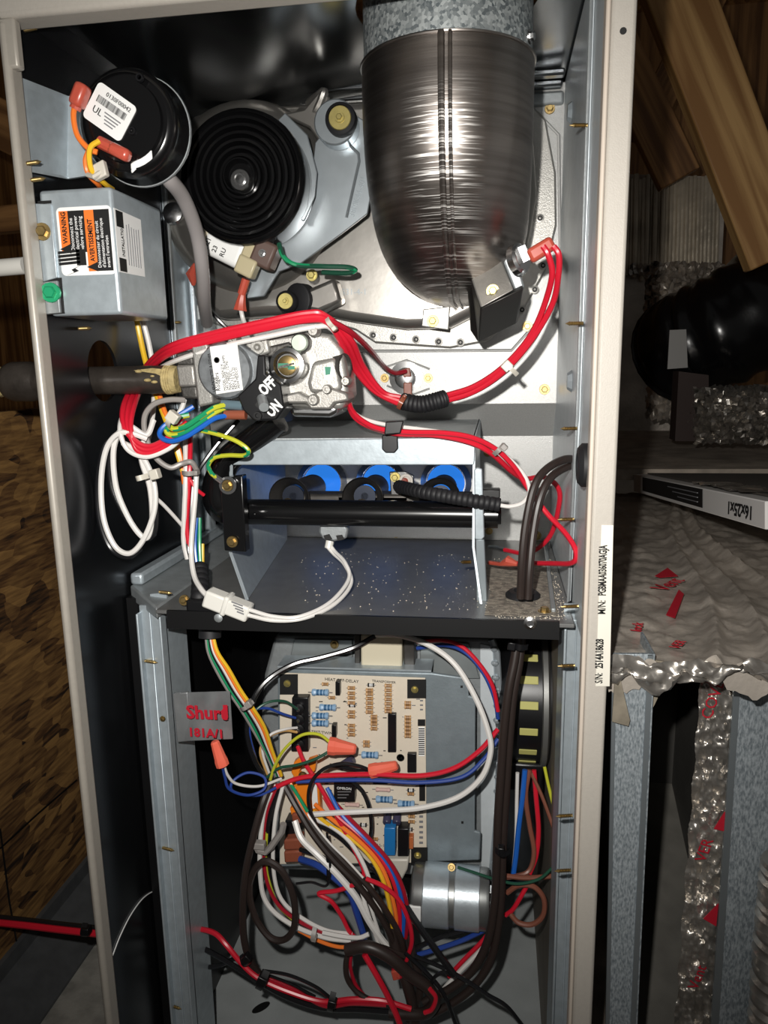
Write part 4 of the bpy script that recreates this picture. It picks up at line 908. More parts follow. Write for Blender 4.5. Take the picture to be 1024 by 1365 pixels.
plate([(560,852),(625,858),(640,905),(560,905)],.206,.004).build('cutoff_plate', MATS['plate_grey'], bh, bevel=.001)
screw(bh,446,859,.205,6); screw(bh,465,884,.204,6)
cp=thing('control_panel','bluish grey sheet metal panel carrying the control board','panel',U(510,1150,.18))
cpm=mat('panel_zinc','8f9aa0',.5,.5,.12,80,.08,400)
plate([(370,892),(575,897),(624,904),(625,928),(634,930),(633,1108),(641,1110),(640,1147),(372,1156)],YP+.004,.004).build('plate', cpm, cp, bevel=.0015)
MB().prism([U(370,890,YP+.004),U(575,896,YP+.004),U(575,896,YP+.004)+V((0,.03,0)),U(370,890,YP+.004)+V((0,.03,0))],(0,0,.002)).build('top_flange', galvb, cp)
for (x,y,w,h) in ((614,914,3,3),(615,1095,3,3)): plate([(x,y),(x+w,y),(x+w,y+h),(x,y+h)],YP+.0035,.001).build('hole', ink, cp)
# transformer
tr=thing('transformer','tan transformer with dark steel core above the control board','transformer',U(515,893,.19))
plate([(481,846),(536,847),(536,891),(481,889)],.178,.04).build('coil_wrap', tan, tr, bevel=.002)
plate([(538,846),(552,848),(553,892),(539,892)],.182,.05).build('core', mat('core_steel','5d5a57',.4,.7,.2,100), tr, bevel=.001)
plate([(472,846),(480,846),(480,889),(473,888)],.182,.04).build('core', MATS['core_steel'], tr, bevel=.001)
# ---------------- board
pb=thing('circuit_board','beige furnace control circuit board full of small components','circuit board',U(470,1150,YP))
plate([(373,897),(567,904),(569,1150),(373,1152)],YP,.002).build('board', pcbm, pb, bevel=.0004)
for (x0,y0,x1,y1) in ((373,899,397,926),(543,906,568,931),(548,1130,570,1151)):
    plate([(x0,y0),(x1,y0),(x1,y1),(x0,y1)],YP-.0008,.0008).build('corner_pad', ink, pb)
for (x,y) in ((383,911),(553,919),(557,1140)): screw(pb,x,y,YP-.001,5,yzinc)
def resistor(x,y,w,h,m,bands=None,hor=True,parent=pb,name='resistor'):
    c=U(x,y,YP); k=mpp(c); c=c-V((0,h*k*.45,0)); d=V((1,0,.03)) if hor else V((0,0,1)); r=h*k*.5; L=w*k
    pr=[(r*.15,-L*.72),(r*.15,-L*.5),(r*.85,-L*.48),(r,-L*.42),(r,-L*.32),(r*.85,-L*.26),(r*.85,-L*.2),(r*.85,-L*.06),(r*.85,.02*L),(r*.85,.14*L),(r*.85,.22*L),(r*.85,L*.28),(r,L*.34),(r,L*.44),(r*.8,L*.49),(r*.15,L*.5),(r*.15,L*.72)]
    ms=[2,0,0,0,0,0,1,0,1,0,1,0,0,0,0,2]
    return MB().lathe(c,d,pr,8,mis=ms).build(name,[m,bands or m,steel],parent)
for (x,y) in ((428,921),(438,941),(428,952),(428,962),(494,1004),(513,1063),(542,1069)): resistor(x,y,23,9.5,resb,resb2)
tanb=mat('resistor_band_brown','6a4526',.4)
for y in (916,923,929,936,948,954,966,972,978): resistor(469,y,10,5.5,rest,tanb)
for y in (919,924,930,936,942,948): resistor(493,y,10,5.5,rest,tanb)
for y in (954,959,964,970): resistor(499,y,9,5.5,rest,tanb)
for y in (913,919,925,931,937,943,947): resistor(518,y,10,5.5,rest,tanb)
for y in (936,941): resistor(544,y,9,6,rest,tanb)
for y in (955,960,965,970,975,980): resistor(544,y,9,5.5,rest,tanb)
for (x,y) in ((434,911),(443,929),(489,988),(489,993),(500,1117),(548,1057),(549,1087),(549,1094)): resistor(x,y,9,5,rest,tanb)
for (x,y) in ((511,1051),(531,1043),(470,1071)): resistor(x,y,20,6,resw,resw)
for (x,y) in ((470,939),(495,912),(548,1052),(485,1098),(546,1104)): resistor(x,y,9,5.5,black,white,name='diode')
def comp(x0,y0,x1,y1,h,m,name,bev=.0006):
    o=plate([(x0,y0),(x1,y0),(x1,y1),(x0,y1)],YP-h,h).build(name,m,pb,bevel=bev); return o
comp(517,952,528,1003,.005,black,'chip'); comp(543,1005,555,1030,.005,black,'chip'); comp(497,1041,517,1046,.005,black,'chip')
comp(447,909,453,927,.008,black,'jumper_header'); comp(442,967,448,983,.008,black,'jumper_header')
rl=comp(445,1042,473,1069,.012,black,'relay'); 
text('OMRON', U(449,1052,YP-.0123),(1,0,0),(0,0,1),.0042,white,rl,'printed_lettering')
for j in range(3): plate([(450,1055+j*4),(468-j*3,1055+j*4),(468-j*3,1056+j*4),(450,1056+j*4)],YP-.0122,.0002).build('text_line', inkg, rl)
comp(512,1104,527,1141,.016,blues,'blue_module',.001); comp(530,1105,545,1142,.014,black,'dark_module',.001); comp(545,1116,551,1132,.008,mat('orange_dip','b5653a',.4),'disc_part')
for x in (517,530):
    c=U(x,1086,YP); MB().lathe(c,(0,-1,-.5),[(.0045,0),(.0045,.009),(.004,.010),(1e-6,.010)],14).build('electrolytic_capacitor', mat('cap_purple','3c3950',.3), pb)
for (x,y) in ((464,1014),): 
    c=U(x,y,YP); MB().cyl(c+V((-.007,-.006,-.004)),c+V((.007,-.006,.006)),.0045,14).build('electrolytic_capacitor', MATS['cap_purple'], pb)
comp(558,969,566,1008,.0004,white,'barcode_label')
for j in range(13): plate([(558,971+j*2.8),(566,971+j*2.8),(566,972.3+j*2.8),(558,972.3+j*2.8)],YP-.0007,.0003).build('barcode_bar', ink, pb)
comp(557,959,567,968,.0005,ink,'printed_block'); comp(559,1043,567,1068,.0005,ink,'printed_block')
text('HEAT OFF-DELAY', U(433,907,YP-.0005),(1,0,-.03),(0,0,1),.0046,ink,pb,'printed_lettering'); text('TRANSFORMER', U(496,909,YP-.0005),(1,0,-.03),(0,0,1),.0036,ink,pb,'printed_lettering')
text('TEST/TWIN', U(415,977,YP-.0005),(1,0,-.03),(0,0,1),.0046,ink,pb,'printed_lettering')
c=U(534,1010,YP-.0003); MB().lathe(c,(0,-1,0),[(.0042,0),(.0042,.0003),(.0034,.0003),(.0034,0)],20).build('seal_mark', ink, pb); text('UL',c-V((.0025,.0006,.0017)),(1,0,0),(0,0,1),.0048,ink,pb,'printed_lettering')
text('115-1', U(499,1128,YP-.0005),(1,0,0),(0,0,1),.005,inkg,pb,'printed_lettering')
for j in range(6): plate([(560,915+j*6),(564,915+j*6),(564,917+j*6),(560,917+j*6)],YP-.0005,.0003).build('print_mark', inkg, pb)
for j in range(7): plate([(559,1080+j*7),(564,1080+j*7),(564,1083+j*7),(559,1083+j*7)],YP-.0005,.0003).build('print_mark', inkg, pb)
rp=random.Random(11)
for i in range(60):
    x=rp.uniform(415,555); y=rp.uniform(915,1135); w=rp.choice((2,3,5)); plate([(x,y),(x+w,y),(x+w,y+1.1),(x,y+1.1)],YP-.0004,.0003).build('print_mark', rp.choice((ink,inkg)), pb)
tbk=plate([(389,930),(411,930),(411,1002),(388,1002)],YP-.010,.010).build('terminal_block', black, pb, bevel=.001)
for y in (944,958,971,991):
    c=U(399,y,YP-.010); MB().lathe(c,(0,-1,0),[(.006,0),(.006,.003),(.0035,.004)],12).build('terminal_cup', black, tbk); hexhead(MB(),c-V((0,.003,0)),(0,-1,0),.0033).build('terminal_screw', steel, tbk)
orp=mat('orange_nylon','e8801f',.35)
oc=thing('orange_connector','bright orange plug block at the left edge of the control board','connector',U(405,1030,.15))
plate([(392,1016),(400,1010),(404,1020),(398,1030),(404,1038),(394,1040),(388,1030)],.150,.008).build('latch_ear', orp, oc, bevel=.001)
plate([(410,1014),(422,1010),(420,1028),(412,1034)],.150,.008).build('latch_ear', orp, oc, bevel=.001)
plate([(386,1042),(424,1036),(428,1092),(398,1098)],.150,.012).build('plug_body', orp, oc, bevel=.002)
plate([(414,1045),(422,1043),(424,1076),(417,1078)],.1485,.002).build('pin_row', white, oc)
c=U(404,1034,.148); hexhead(MB(),c,(0,-1,0),.005).build('screw',brass,oc)
plate([(386,1078),(396,1075),(400,1088),(390,1092)],.142,.008).build('plug_tab', orp, oc, bevel=.001)
rly=thing('line_relay','dark relay block with brown spade boots at lower left of the board','relay',U(392,1150,.16))
plate([(380,1094),(402,1094),(402,1128),(380,1128)],.150,.02).build('relay_body', black, rly, bevel=.001)
plate([(378,1120),(402,1118),(402,1133),(378,1134)],.140,.015).build('spade_boot', brterm, rly, bevel=.002); plate([(378,1136),(402,1134),(402,1150),(379,1151)],.140,.015).build('spade_boot', brterm, rly, bevel=.002)
plate([(388,1086),(400,1084),(402,1098),(390,1100)],.138,.012).build('spade_boot', brterm, rly, bevel=.002)
bc=thing('white_board_plug','white nylon plug with black leads under the blue module','connector',U(530,1165,.15))
plate([(511,1146),(545,1146),(543,1160),(536,1174),(520,1174),(515,1162)],.148,.02).build('plug_body', nat, bc, bevel=.002)
plate([(519,1162),(528,1162),(528,1176),(520,1176)],.146,.003).build('socket', ink, bc)
# ---------------- capacitor
rc=thing('blower_capacitor','silver blower capacitor lying horizontally below the control board','capacitor',U(600,1230,.15))
c0,c1=U(552,1192,.15),U(652,1196,.15); z=(c0.z+c1.z)/2; r=38*mpp(c0)
capm=mat('capacitor_aluminium','8f9190',.35,.8,.06,40)
MB().lathe(V((c0.x,.15,z)),(1,0,0),[(r*.8,-.002),(r*.97,.0),(r,.003),(r,(c1.x-c0.x)*.96),(r*.97,c1.x-c0.x),(r*.75,c1.x-c0.x+.001),(r*.72,c1.x-c0.x-.002)],40).build('can', capm, rc, smooth=40)
for xa,xb in ((566,600),(607,640)):
    a=U(xa,1192,.15).x; b=U(xb,1192,.15).x; MB().lathe(V((a,.15,z)),(1,0,0),[(r*1.03,0),(r*1.05,.0008),(r*1.05,b-a-.0008),(r*1.03,b-a)],40).build('mounting_strap', galv, rc)
MB().box((U(548,1192,.15).x-.002,.15-r*1.02,z-.010),(U(565,1192,.15).x,.15-r*.9,z+.008)).build('white_sticker', white, rc, bevel=.001)
for x,y in ((582,1217),(622,1220)): c=U(x,y,.124); MB().lathe(c,(0,-1,-.4),[(.004,0),(.003,.002),(1e-6,.0025)],12).build('rivet', galv, rc)
for y in (1190,1212):
    a=U(653,y,.145); MB().obox(a+V((.004,0,0)),V((.008,0,0)),V((0,.006,0)),V((0,0,.005))).build('terminal', steel, rc, bevel=.001)
c=U(602,1156,.128); hexhead(MB(),c,(0,-1,.6),.004).build('screw',brass,rc)
# ---------------- blower motor
bm_=thing('blower_motor','black slotted blower motor end bell right of the control board','motor',U(700,1030,.25))
cz=U(700,945,.22); xa=U(676,960,.19).x; xb=U(723,950,.19).x; xc_=U(738,950,.19).x; rr=.078
o=V((xa,.262,cz.z)); wv=xb-xa
MB().lathe(o,(1,0,0),[(rr*.7,-.012),(rr*.93,.0),(rr,.006),(rr,wv)],48).build('end_bell', black, bm_, smooth=40)
MB().lathe(o+V((wv,0,0)),(1,0,0),[(rr*1.02,0),(rr*1.06,.001),(rr*1.06,.006),(rr*1.0,.008)],48).build('clamp_band', mat('band_grey','7a7a78',.45,.6), bm_)
MB().lathe(o+V((wv+.008,0,0)),(1,0,0),[(rr*.98,0),(rr*.96,(xc_-xb)),(rr*.8,(xc_-xb)+.004)],40).build('motor_shell', blackm, bm_)
for a in (-52,-34,-15,6,27,45):
    t=math.radians(a); n=V((0,-math.cos(t),-math.sin(t))); tt=V((0,math.sin(t),-math.cos(t)))
    cc=o+V((wv*.62,0,0))+n*(rr+.0004); MB().obox(cc,V((wv*.26,0,0)),tt*.0042,n*.0006).build('vent_slot', mat('winding_yellow','b7b36a',.6), bm_, bevel=.0015)
MB().box((xa-.004,.262-rr*.75,cz.z-rr-.012),(xb+.004,.262+.02,cz.z-rr*.72)).build('lead_gland', black, bm_, bevel=.003)
# ---------------- tape flag
tp=thing('tape_flag','silver duct tape flag with red print stuck on the left post','tape',U(270,985,.066))
tm=mat('silver_tape','a3a6a8',.34,.6,.25,30,.3,60)
mb=MB(); rows=[]
for j in range(9):
    row=[]
    for i in range(13):
        u,v_=i/12,j/8; x=(234+6*v_)+(72-2*v_)*u; y=(924+64*v_)+(-2-1*v_)*u
        row.append(U(x,y,.066+.004*math.sin(u*7+v_*2)+.006*u+random.uniform(-.0006,.0006)))
    rows.append(row)
ribbon(mb,rows); ribbon(mb,[[V(p)+V((0,.0012,0)) for p in r_] for r_ in rows]); mb.build('tape_strip', tm, tp, smooth=60)
plate([(230,925),(250,923),(255,988),(236,990)],.069,.004).build('tape_wrap', tm, tp, bevel=.001)
text('Shurt', U(249,957,.0605),(1,0,.02),(0,0,1),.0180,redink,tp,'printed_lettering',bold=.0006); text('181A/1', U(251,981,.0605),(1,0,0),(0,0,1),.0120,redink,tp,'printed_lettering',bold=.0004)
plate([(297,940),(303,940),(304,957),(298,957)],.0605,.0006).build('red_mark', redink, tp)
# ---------------- wire nuts
def nut(label,p0,p1,Y,r0,r1):
    a=U(*p0,Y); b=U(*p1,Y); k=mpp(a); L=(b-a).length; pr=[(r0*k*.6,-.001),(r0*k,0),(r0*k,L*.22)]
    pr += [(r0*k*.9,L*.3),(r1*k,L*.94),(r1*k*.7,L)]
    n=MB().lathe(a,b-a,pr,10).build('wire_nut', nutm, None, smooth=20); return tag(n,label,'wire nut')
nut('orange wire nut hanging below the silver tape flag',(297,1020),(286,988),.062,9,6)
nut('orange wire nut in front of the board terminal block',(439,994),(475,999),.125,12,7)
nut('orange wire nut on the board joined to red and black wires',(494,1028),(530,1020),.125,10,6.5)
# ================================================================== wiring
def tie(label, p0, p1, Y, m=nat, head=None, w=6, hs=5):
    a=U(*p0,Y); b=U(*p1,Y); k=mpp(a); t=thing('cable_tie',label,'cable tie',(a+b)/2)
    d=(b-a); L=d.length; d.normalize(); n=V((0,-1,0))
    pts=[a+d*(L*i/8)+n*(.006*math.sin(math.pi*i/8)) for i in range(9)]
    s=d.cross(n).normalized(); mb=MB()
    ribbon(mb,[[p-s*(w*k*.5) for p in pts],[p+s*(w*k*.5) for p in pts]]); ribbon(mb,[[p+n*.0012+s*(w*k*.5) for p in pts],[p+n*.0012-s*(w*k*.5) for p in pts]])
    mb.build('strap', m, t)
    h=U(*(head or p1),Y-.003); MB().obox(h,d*(hs*k),s*(hs*k*1.1),V((0,.004,0))).build('tie_head', m, t, bevel=.0008); return t
# --- red bundle over the gas valve to the vent limit switch
for i,(o,nm) in enumerate(((-5,'topmost red wire arching over the gas valve'),(0,'second red wire arching over the gas valve'),(5,'third red wire arching over the gas valve'))):
    wire(nm, [(250,568+o,.075),(222,590+o,.070),(200,600+o,.066),(182,594+o,.064),(170+o*.8,570,.066),(172+o*1.4,540,.085),(188+o,505,.135),(205,482+o,.11),(232,464+o,.085),(285,449+o,.078),(350,434+o,.076),(410,422+o,.078),(436+o*.4,426+o,.082),(462-o,456+o,.10),(480-o,492+o*.6,.13),(505-o,522,.145),(535,535+o,.148)], 7.5, red)
wire('white wire running beneath the red wires over the gas valve', [(246,580,.074),(225,598,.070),(195,609,.064),(170,599,.062),(160,572,.064),(168,545,.09),(188,512,.135),(212,492,.11),(242,478,.084),(300,461,.078),(360,448,.077),(420,436,.080),(444,440,.09),(470,480,.125),(500,522,.15),(535,540,.15)], 6.5, whitew)
wire('red wire from the gas valve bundle to the small round limit switch', [(420,423,.085),(445,430,.085),(472,446,.10),(495,468,.15),(512,488,.25),(526,497,.28),(541,495,.295)], 7, redd)
wire('dark red wire from the limit switch down into the short loom', [(543,527,.297),(538,532,.22),(540,535,.15)], 5.5, redd)
for i,(o,nm) in enumerate(((-4,'upper red wire sweeping from the short loom to the vent limit switch'),(3,'lower red wire sweeping from the short loom to the vent limit switch'))):
    wire(nm, [(592,532+o,.15),(630,520+o,.15),(665,498+o,.148),(695,468+o,.145),(718+o,435,.14),(734+o*1.5,400,.13),(741+o*1.2,365,.115),(739+o*2,340,.108),(732+o*2,328,.108)], 8, red)
wire('white wire beside the red wires right of the short loom', [(590,536,.155),(620,529,.155),(655,511,.152),(690,482,.15),(716,447,.146),(733,408,.138)], 4.5, whitew)
tie('pale nylon tie on the red wires below the elbow limit switch', (672,482),(690,500), .135, head=(676,488), hs=6)
tie('clear nylon tie on the red wires above the gas valve', (436,424),(446,438), .074, hs=3)
tie('dark fabric tie on the red bundle entering the short loom', (531,545),(540,528), .138, brterm, hs=2)
# --- lower red pair over the shield
for o,nm in ((0,'red wire lying over the burner shield toward the right wall'),):
    wire(nm, [(464,532,.13),(470,548,.115),(485,562,.105),(508,572,.10),(545,576,.10),(590,577,.10),(628,583,.10),(660,598,.105),(685,622,.11),(705,652,.115),(730,685,.11),(755,712,.095),(768,735,.085),(763,750,.09),(735,751,.12),(692,750,.165)], 7, red)
wire('second red wire lying over the burner shield and curling behind the cables', [(464,538,.135),(473,556,.12),(492,568,.11),(530,578,.105),(580,580,.105),(625,589,.105),(655,604,.11),(682,628,.13),(700,638,.15),(725,636,.17),(744,650,.18),(745,675,.19),(733,715,.21),(705,737,.23),(673,733,.26)], 7, red)
wire('white wire lying over the burner shield into the long loom', [(462,535,.13),(472,550,.12),(490,560,.112),(520,567,.11),(560,572,.11),(600,578,.108),(640,590,.11),(672,606,.115),(698,632,.115),(706,655,.11),(697,670,.105),(680,675,.105),(664,673,.105)], 5.5, whitew)
t=thing('wire_clip','black plastic wire clip on the burner shield top edge','clip',U(520,600,.11))
plate([(509,580),(530,578),(531,598),(526,604),(514,604),(509,599)],.112,.003).build('clip_tab', black, t, bevel=.001); plate([(514,562),(538,561),(534,578),(512,580)],.094,.004).build('clip_jaw', black, t, bevel=.001)
tie('grey tie on the red wires right of the burner shield', (658,606),(672,592), .10, greyw, head=(672,596), hs=4)
t=MB().tube([U(690,752,.165),U(678,748,.17),U(668,752,.175),U(652,750,.19)],.004,8,rfun=lambda t_:.0022+.0035*math.sin(min(1,t_*1.6)*3.14)).build('spade_terminal', redterm, None); tag(t,'red vinyl spade terminal on the lower red wire above the shelf','terminal')
t=MB().tube([U(673,733,.26),U(662,729,.27),U(652,729,.28)],.002,6).build('spade_terminal', steel, None); tag(t,'bare steel spade terminal on the curling red wire','terminal')
# --- wires left of the burner
wire('outer white wire of the coil on the left wall', [(196,585,.07),(176,578,.065),(158,578,.062),(142,598,.062),(135,640,.062),(138,690,.06),(152,726,.06),(170,738,.06),(186,727,.062),(200,700,.065),(207,670,.068),(204,640,.07),(192,612,.072),(176,597,.072),(163,590,.07)], 7.5, whitew)
wire('inner white wire of the coil on the left wall', [(205,560,.08),(195,580,.072),(172,568,.068),(158,578,.066),(151,605,.064),(155,650,.064),(170,688,.064),(186,712,.064),(197,716,.066),(203,690,.07),(200,650,.072),(190,618,.074),(188,600,.076),(195,580,.08)], 7.5, whitew)
wire('outer black wire of the coil on the left wall', [(172,575,.075),(152,582,.068),(138,600,.066),(130,645,.066),(133,695,.064),(148,732,.064),(171,743,.064),(188,731,.066)], 6.5, blackw)
wire('inner black wire of the coil on the left wall', [(180,572,.08),(158,585,.07),(146,605,.069),(148,645,.068),(162,680,.067),(180,707,.067),(195,718,.068),(206,710,.07),(208,680,.072),(204,645,.076),(196,620,.08)], 6.5, blackw)
tie('white nylon tie round the coil on the left wall', (182,638),(198,634), .056, head=(207,632), w=7, hs=6)
wire('thin white wire running from the coil to the vertical harness', [(206,662,.075),(220,675,.085),(240,697,.10),(246,705,.105)], 5, whitew)
wire('yellow wire dropping from the junction box behind the gas pipe', [(182,425,.15),(188,455,.15),(195,485,.145),(208,525,.13),(222,562,.115),(234,595,.11),(244,628,.11)], 7.5, yelloww)
wire('white wire dropping from the junction box behind the gas pipe', [(190,425,.155),(199,460,.155),(205,500,.15),(205,540,.13),(200,575,.115),(193,600,.105)], 7, whitew)
wire('orange wire in front of the vertical harness below the gas pipe', [(212,525,.125),(220,550,.118),(232,580,.112),(241,610,.11),(246,645,.11)], 7, orangew)
wire('grey wire curling from the valve inlet across the harness', [(247,533,.09),(225,533,.085),(205,539,.08),(193,555,.078),(194,580,.078),(206,608,.08),(226,623,.085),(242,618,.09),(255,616,.092),(263,628,.098)], 7.5, greyw)
wire('short white wire behind the valve inlet', [(246,533,.095),(242,545,.09),(232,560,.085)], 6.5, whitew)
wire('upper green and yellow wire from the gas valve terminal', [(300,540,.076),(285,544,.07),(265,557,.066),(248,568,.064),(232,572,.064),(226,565,.066),(236,557,.07),(252,553,.075)], 7.5, greenw, yellowg)
wire('lower green and yellow wire from the gas valve terminal', [(302,543,.08),(286,550,.073),(266,564,.069),(248,576,.067),(230,580,.067),(222,574,.068),(230,562,.073)], 7.5, greenw, yellowg)
wire('blue wire from the gas valve looping under the green wires', [(302,554,.074),(286,558,.069),(266,571,.064),(248,582,.061),(228,588,.061),(214,582,.064),(216,571,.068),(235,556,.074),(258,542,.08)], 7, bluew)
wire('red wire emerging between the green and blue valve wires', [(230,572,.070),(240,560,.074),(252,552,.08)], 6, redd)
tie('white nylon tie round the valve wires', (224,568),(236,550), .056, head=(231,556), w=7, hs=7)
wire('ground wire in green and yellow curving to the manifold bracket', [(268,574,.075),(290,579,.07),(315,588,.066),(331,600,.066),(326,607,.07),(305,607,.076),(286,610,.08),(278,620,.082),(282,631,.085),(288,636,.088)], 6, yellowg, greenw)
t=thing('ring_terminal','tinned ring terminal of the ground wire on the manifold bracket','terminal',U(300,645,.09))
MB().tube([U(286,634,.088),U(296,642,.091)],.0026,8).build('barrel', steel, t); c=U(304,647,.0938); MB().lathe(c,(0,-1,0),[(.0082,0),(.0082,.001),(.0055,.001),(.0055,0)],20).build('ring', steel, t)
wire('black wire slanting behind the manifold elbow', [(318,560,.15),(290,592,.14),(268,622,.13),(257,645,.12)], 6, blackw)
# vertical harness
for (nm,pts,w,m) in (('white wire at the left of the vertical harness',[(247,585,.115),(248,630,.10),(246,680,.098),(245,720,.10),(250,745,.10)],7,whitew),
    ('red wire in the vertical harness',[(254,575,.12),(253,620,.102),(251,660,.10),(249,700,.10),(254,740,.10)],6.5,red),
    ('black wire in the vertical harness',[(258,640,.11),(254,690,.103),(251,725,.10),(258,760,.095)],6,blackw),
    ('white wire crossing the harness down to the nylon plug',[(262,630,.098),(260,665,.095),(256,710,.092),(255,740,.088),(259,768,.075),(268,785,.06),(278,796,.052)],7,whitew),
    ('blue wire in the vertical harness',[(262,690,.108),(260,725,.104),(262,750,.10),(265,765,.097)],5.5,bluew),
    ('green wire in the vertical harness',[(266,690,.112),(266,725,.108),(267,750,.103),(268,765,.10)],5.5,greenw),
    ('yellow tipped wire at the foot of the vertical harness',[(270,725,.112),(270,745,.107),(270,762,.102)],5,yelloww),
    ('short red wire stub beside the manifold elbow',[(254,640,.10),(262,652,.10),(272,660,.105)],5,red)): wire(nm,pts,w,m)
tie('grey nylon tie round the vertical harness', (243,630),(264,630), .090, greyw, head=(262,630), w=6, hs=3)
loom('black corrugated loom taking the harness through the shelf', [(266,755,.10),(267,775,.085),(266,795,.070),(264,815,.064)], 24, 8)
tag(plate([(247,800),(290,802),(290,818),(248,816)],.056,.02).build('harness_bushing', black, None, bevel=.002),'square black bushing where the loom passes the shelf','bushing')
sc=U(246,800,.06); tag(hexhead(MB(),sc,(0,-1,.3),.005).build('shelf_screw',brass,None),'brass screw on the shelf beside the loom','screw')
# --- blower compartment harness
names=['yellow','orange','white','black','green','grey']; ms=[yelloww,orangew,whitew,blackw,greenw,greyw]
for i,(n_,m_) in enumerate(zip(names,ms)):
    o=i*3.4-8
    wire(n_+' wire in the flat harness dropping below the shelf at left', [(279-o*.5,842,.09),(284-o*.7,868,.088),(297-o,892,.09),(313-o,920,.095),(330-o,945,.10),(345-o,970,.11),(358-o*.6,1000,.12),(372-o*.4,1034,.13)], 4.8, m_)
tag(MB().cyl(U(280,838,.09),U(280,850,.088),.0105,14).build('loom_end', blackr, None),'black loom end under the shelf where the coloured harness leaves','wire loom')
tie('grey nylon tie on the coloured harness beside the tape flag', (321,945),(338,935), .088, greyw, head=(332,938), w=5, hs=4)
wire('black wire from the transformer curving to the left harness', [(500,848,.17),(470,864,.165),(430,876,.155),(390,886,.145),(355,908,.13),(336,938,.12),(330,975,.118),(338,1010,.12),(355,1040,.125)], 7.5, blackw)
wire('green thermostat wire on the top board terminal', [(396,945,.150),(380,935,.14),(358,936,.13),(340,948,.122),(330,968,.12)], 3.6, dgreen)
wire('blue thermostat wire on the second board terminal', [(394,957,.150),(378,952,.14),(355,944,.13),(336,950,.12),(333,980,.118),(345,1025,.125)], 3.6, navyw)
wire('tan thermostat wire on the third board terminal', [(396,976,.15),(378,974,.14),(356,984,.13),(347,1003,.125),(358,1036,.13)], 3.6, mat('tan_pvc','c39a5e',.4))
wire('white thermostat wire on the third board terminal', [(396,970,.15),(380,972,.138),(360,980,.128),(350,1000,.122),(360,1034,.128)], 3.6, whitew)
wire('red wire from the lowest board terminal crossing down over the board', [(397,995,.15),(405,1015,.14),(420,1038,.13),(440,1072,.125),(458,1105,.12),(476,1140,.115),(485,1162,.11),(478,1176,.108),(450,1187,.108),(425,1191,.108),(442,1202,.108),(456,1222,.11),(466,1242,.11),(480,1255,.11)], 6, red)
wire('yellow wire arching from the upper wire nut', [(442,991,.122),(425,979,.12),(402,980,.118),(380,998,.118),(366,1022,.12),(358,1048,.122)], 4.2, yellowg)
wire('dark green wire leaving the upper wire nut', [(442,1000,.124),(420,1012,.12),(395,1020,.118),(372,1024,.12),(356,1036,.122)], 4.2, dgreen)
wire('blue wire coiled beside the hanging wire nut', [(296,1018,.064),(300,1036,.07),(306,1052,.075),(330,1060,.085),(352,1052,.095),(352,1036,.10),(330,1030,.095),(310,1042,.085),(312,1056,.085),(345,1060,.10),(368,1050,.11)], 3.8, navyw)
wire('white wire running from the hanging wire nut to the board harness', [(298,1018,.066),(304,1034,.072),(316,1045,.08),(345,1048,.095),(375,1038,.115)], 3.8, whitew)
wire('long red wire crossing the board to the right side', [(350,1062,.115),(375,1046,.118),(405,1036,.12),(450,1033,.121),(500,1032,.12),(560,1034,.122),(605,1024,.13),(640,1000,.14),(664,972,.15)], 6.5, red)
wire('long blue wire crossing the board below the red one', [(395,1042,.125),(440,1040,.127),(500,1040,.128),(560,1043,.13),(615,1036,.135),(645,1012,.145),(664,985,.155)], 5.5, navyw)
wire('red wire looping out from the transformer top', [(556,856,.185),(590,854,.175),(616,862,.165),(640,886,.16),(657,915,.158),(664,948,.16)], 5.5, red)
wire('blue wire looping out from the transformer top', [(556,864,.19),(594,860,.18),(622,871,.17),(645,898,.165),(659,930,.163),(664,958,.165)], 5.5, navyw)
wire('big white wire arc around the right side of the board', [(502,846,.165),(530,847,.155),(570,859,.145),(606,885,.135),(634,930,.128),(651,975,.125),(654,1003,.124),(642,1036,.123),(610,1063,.122),(560,1077,.122),(500,1081,.122),(440,1084,.12),(400,1087,.12)], 7.5, whitew)
wire('black wire arching from the lower wire nut to the orange connector', [(496,1028,.125),(478,1021,.122),(455,1018,.12),(430,1026,.118),(414,1046,.116),(412,1075,.115),(424,1105,.113),(436,1140,.112),(438,1172,.115)], 5, blackw)
wire('short black wire into the lower wire nut', [(498,1026,.126),(478,1027,.13),(458,1023,.135),(440,1020,.14)], 5, blackw)
wire('black wire bowing down the middle of the board', [(470,1042,.14),(484,1056,.135),(493,1080,.133),(495,1105,.135),(491,1128,.145)], 5.5, blackw)
bund=[('yellow',yelloww,[(418,1082,.135),(436,1098,.125),(465,1115,.118),(492,1140,.112),(510,1172,.108),(520,1210,.108),(524,1240,.11)]),
 ('orange',orangew,[(420,1072,.135),(440,1090,.125),(472,1115,.116),(500,1143,.11),(516,1172,.106),(526,1210,.106),(530,1240,.11)]),
 ('red',red,[(432,1062,.13),(448,1086,.122),(478,1112,.115),(506,1142,.11),(524,1174,.106),(532,1210,.107),(534,1245,.11)]),
 ('blue',bluew,[(436,1050,.13),(455,1085,.122),(485,1116,.114),(512,1146,.11),(530,1180,.107),(538,1215,.108),(537,1248,.111)]),
 ('dark red',redd,[(446,1070,.13),(465,1090,.121),(494,1120,.114),(520,1150,.11),(537,1184,.108),(544,1220,.109),(541,1250,.112)]),
 ('white',whitew,[(420,1092,.13),(445,1104,.122),(468,1124,.115),(486,1155,.11),(498,1190,.108),(510,1225,.109),(524,1256,.112)]),
 ('black',blackw,[(424,1098,.135),(452,1115,.125),(482,1145,.118),(510,1172,.114),(530,1205,.112),(545,1240,.113)])]
for n_,m_,p_ in bund: wire(n_+' wire in the ribbon bundle sweeping off the orange connector', p_, 5.8, m_)
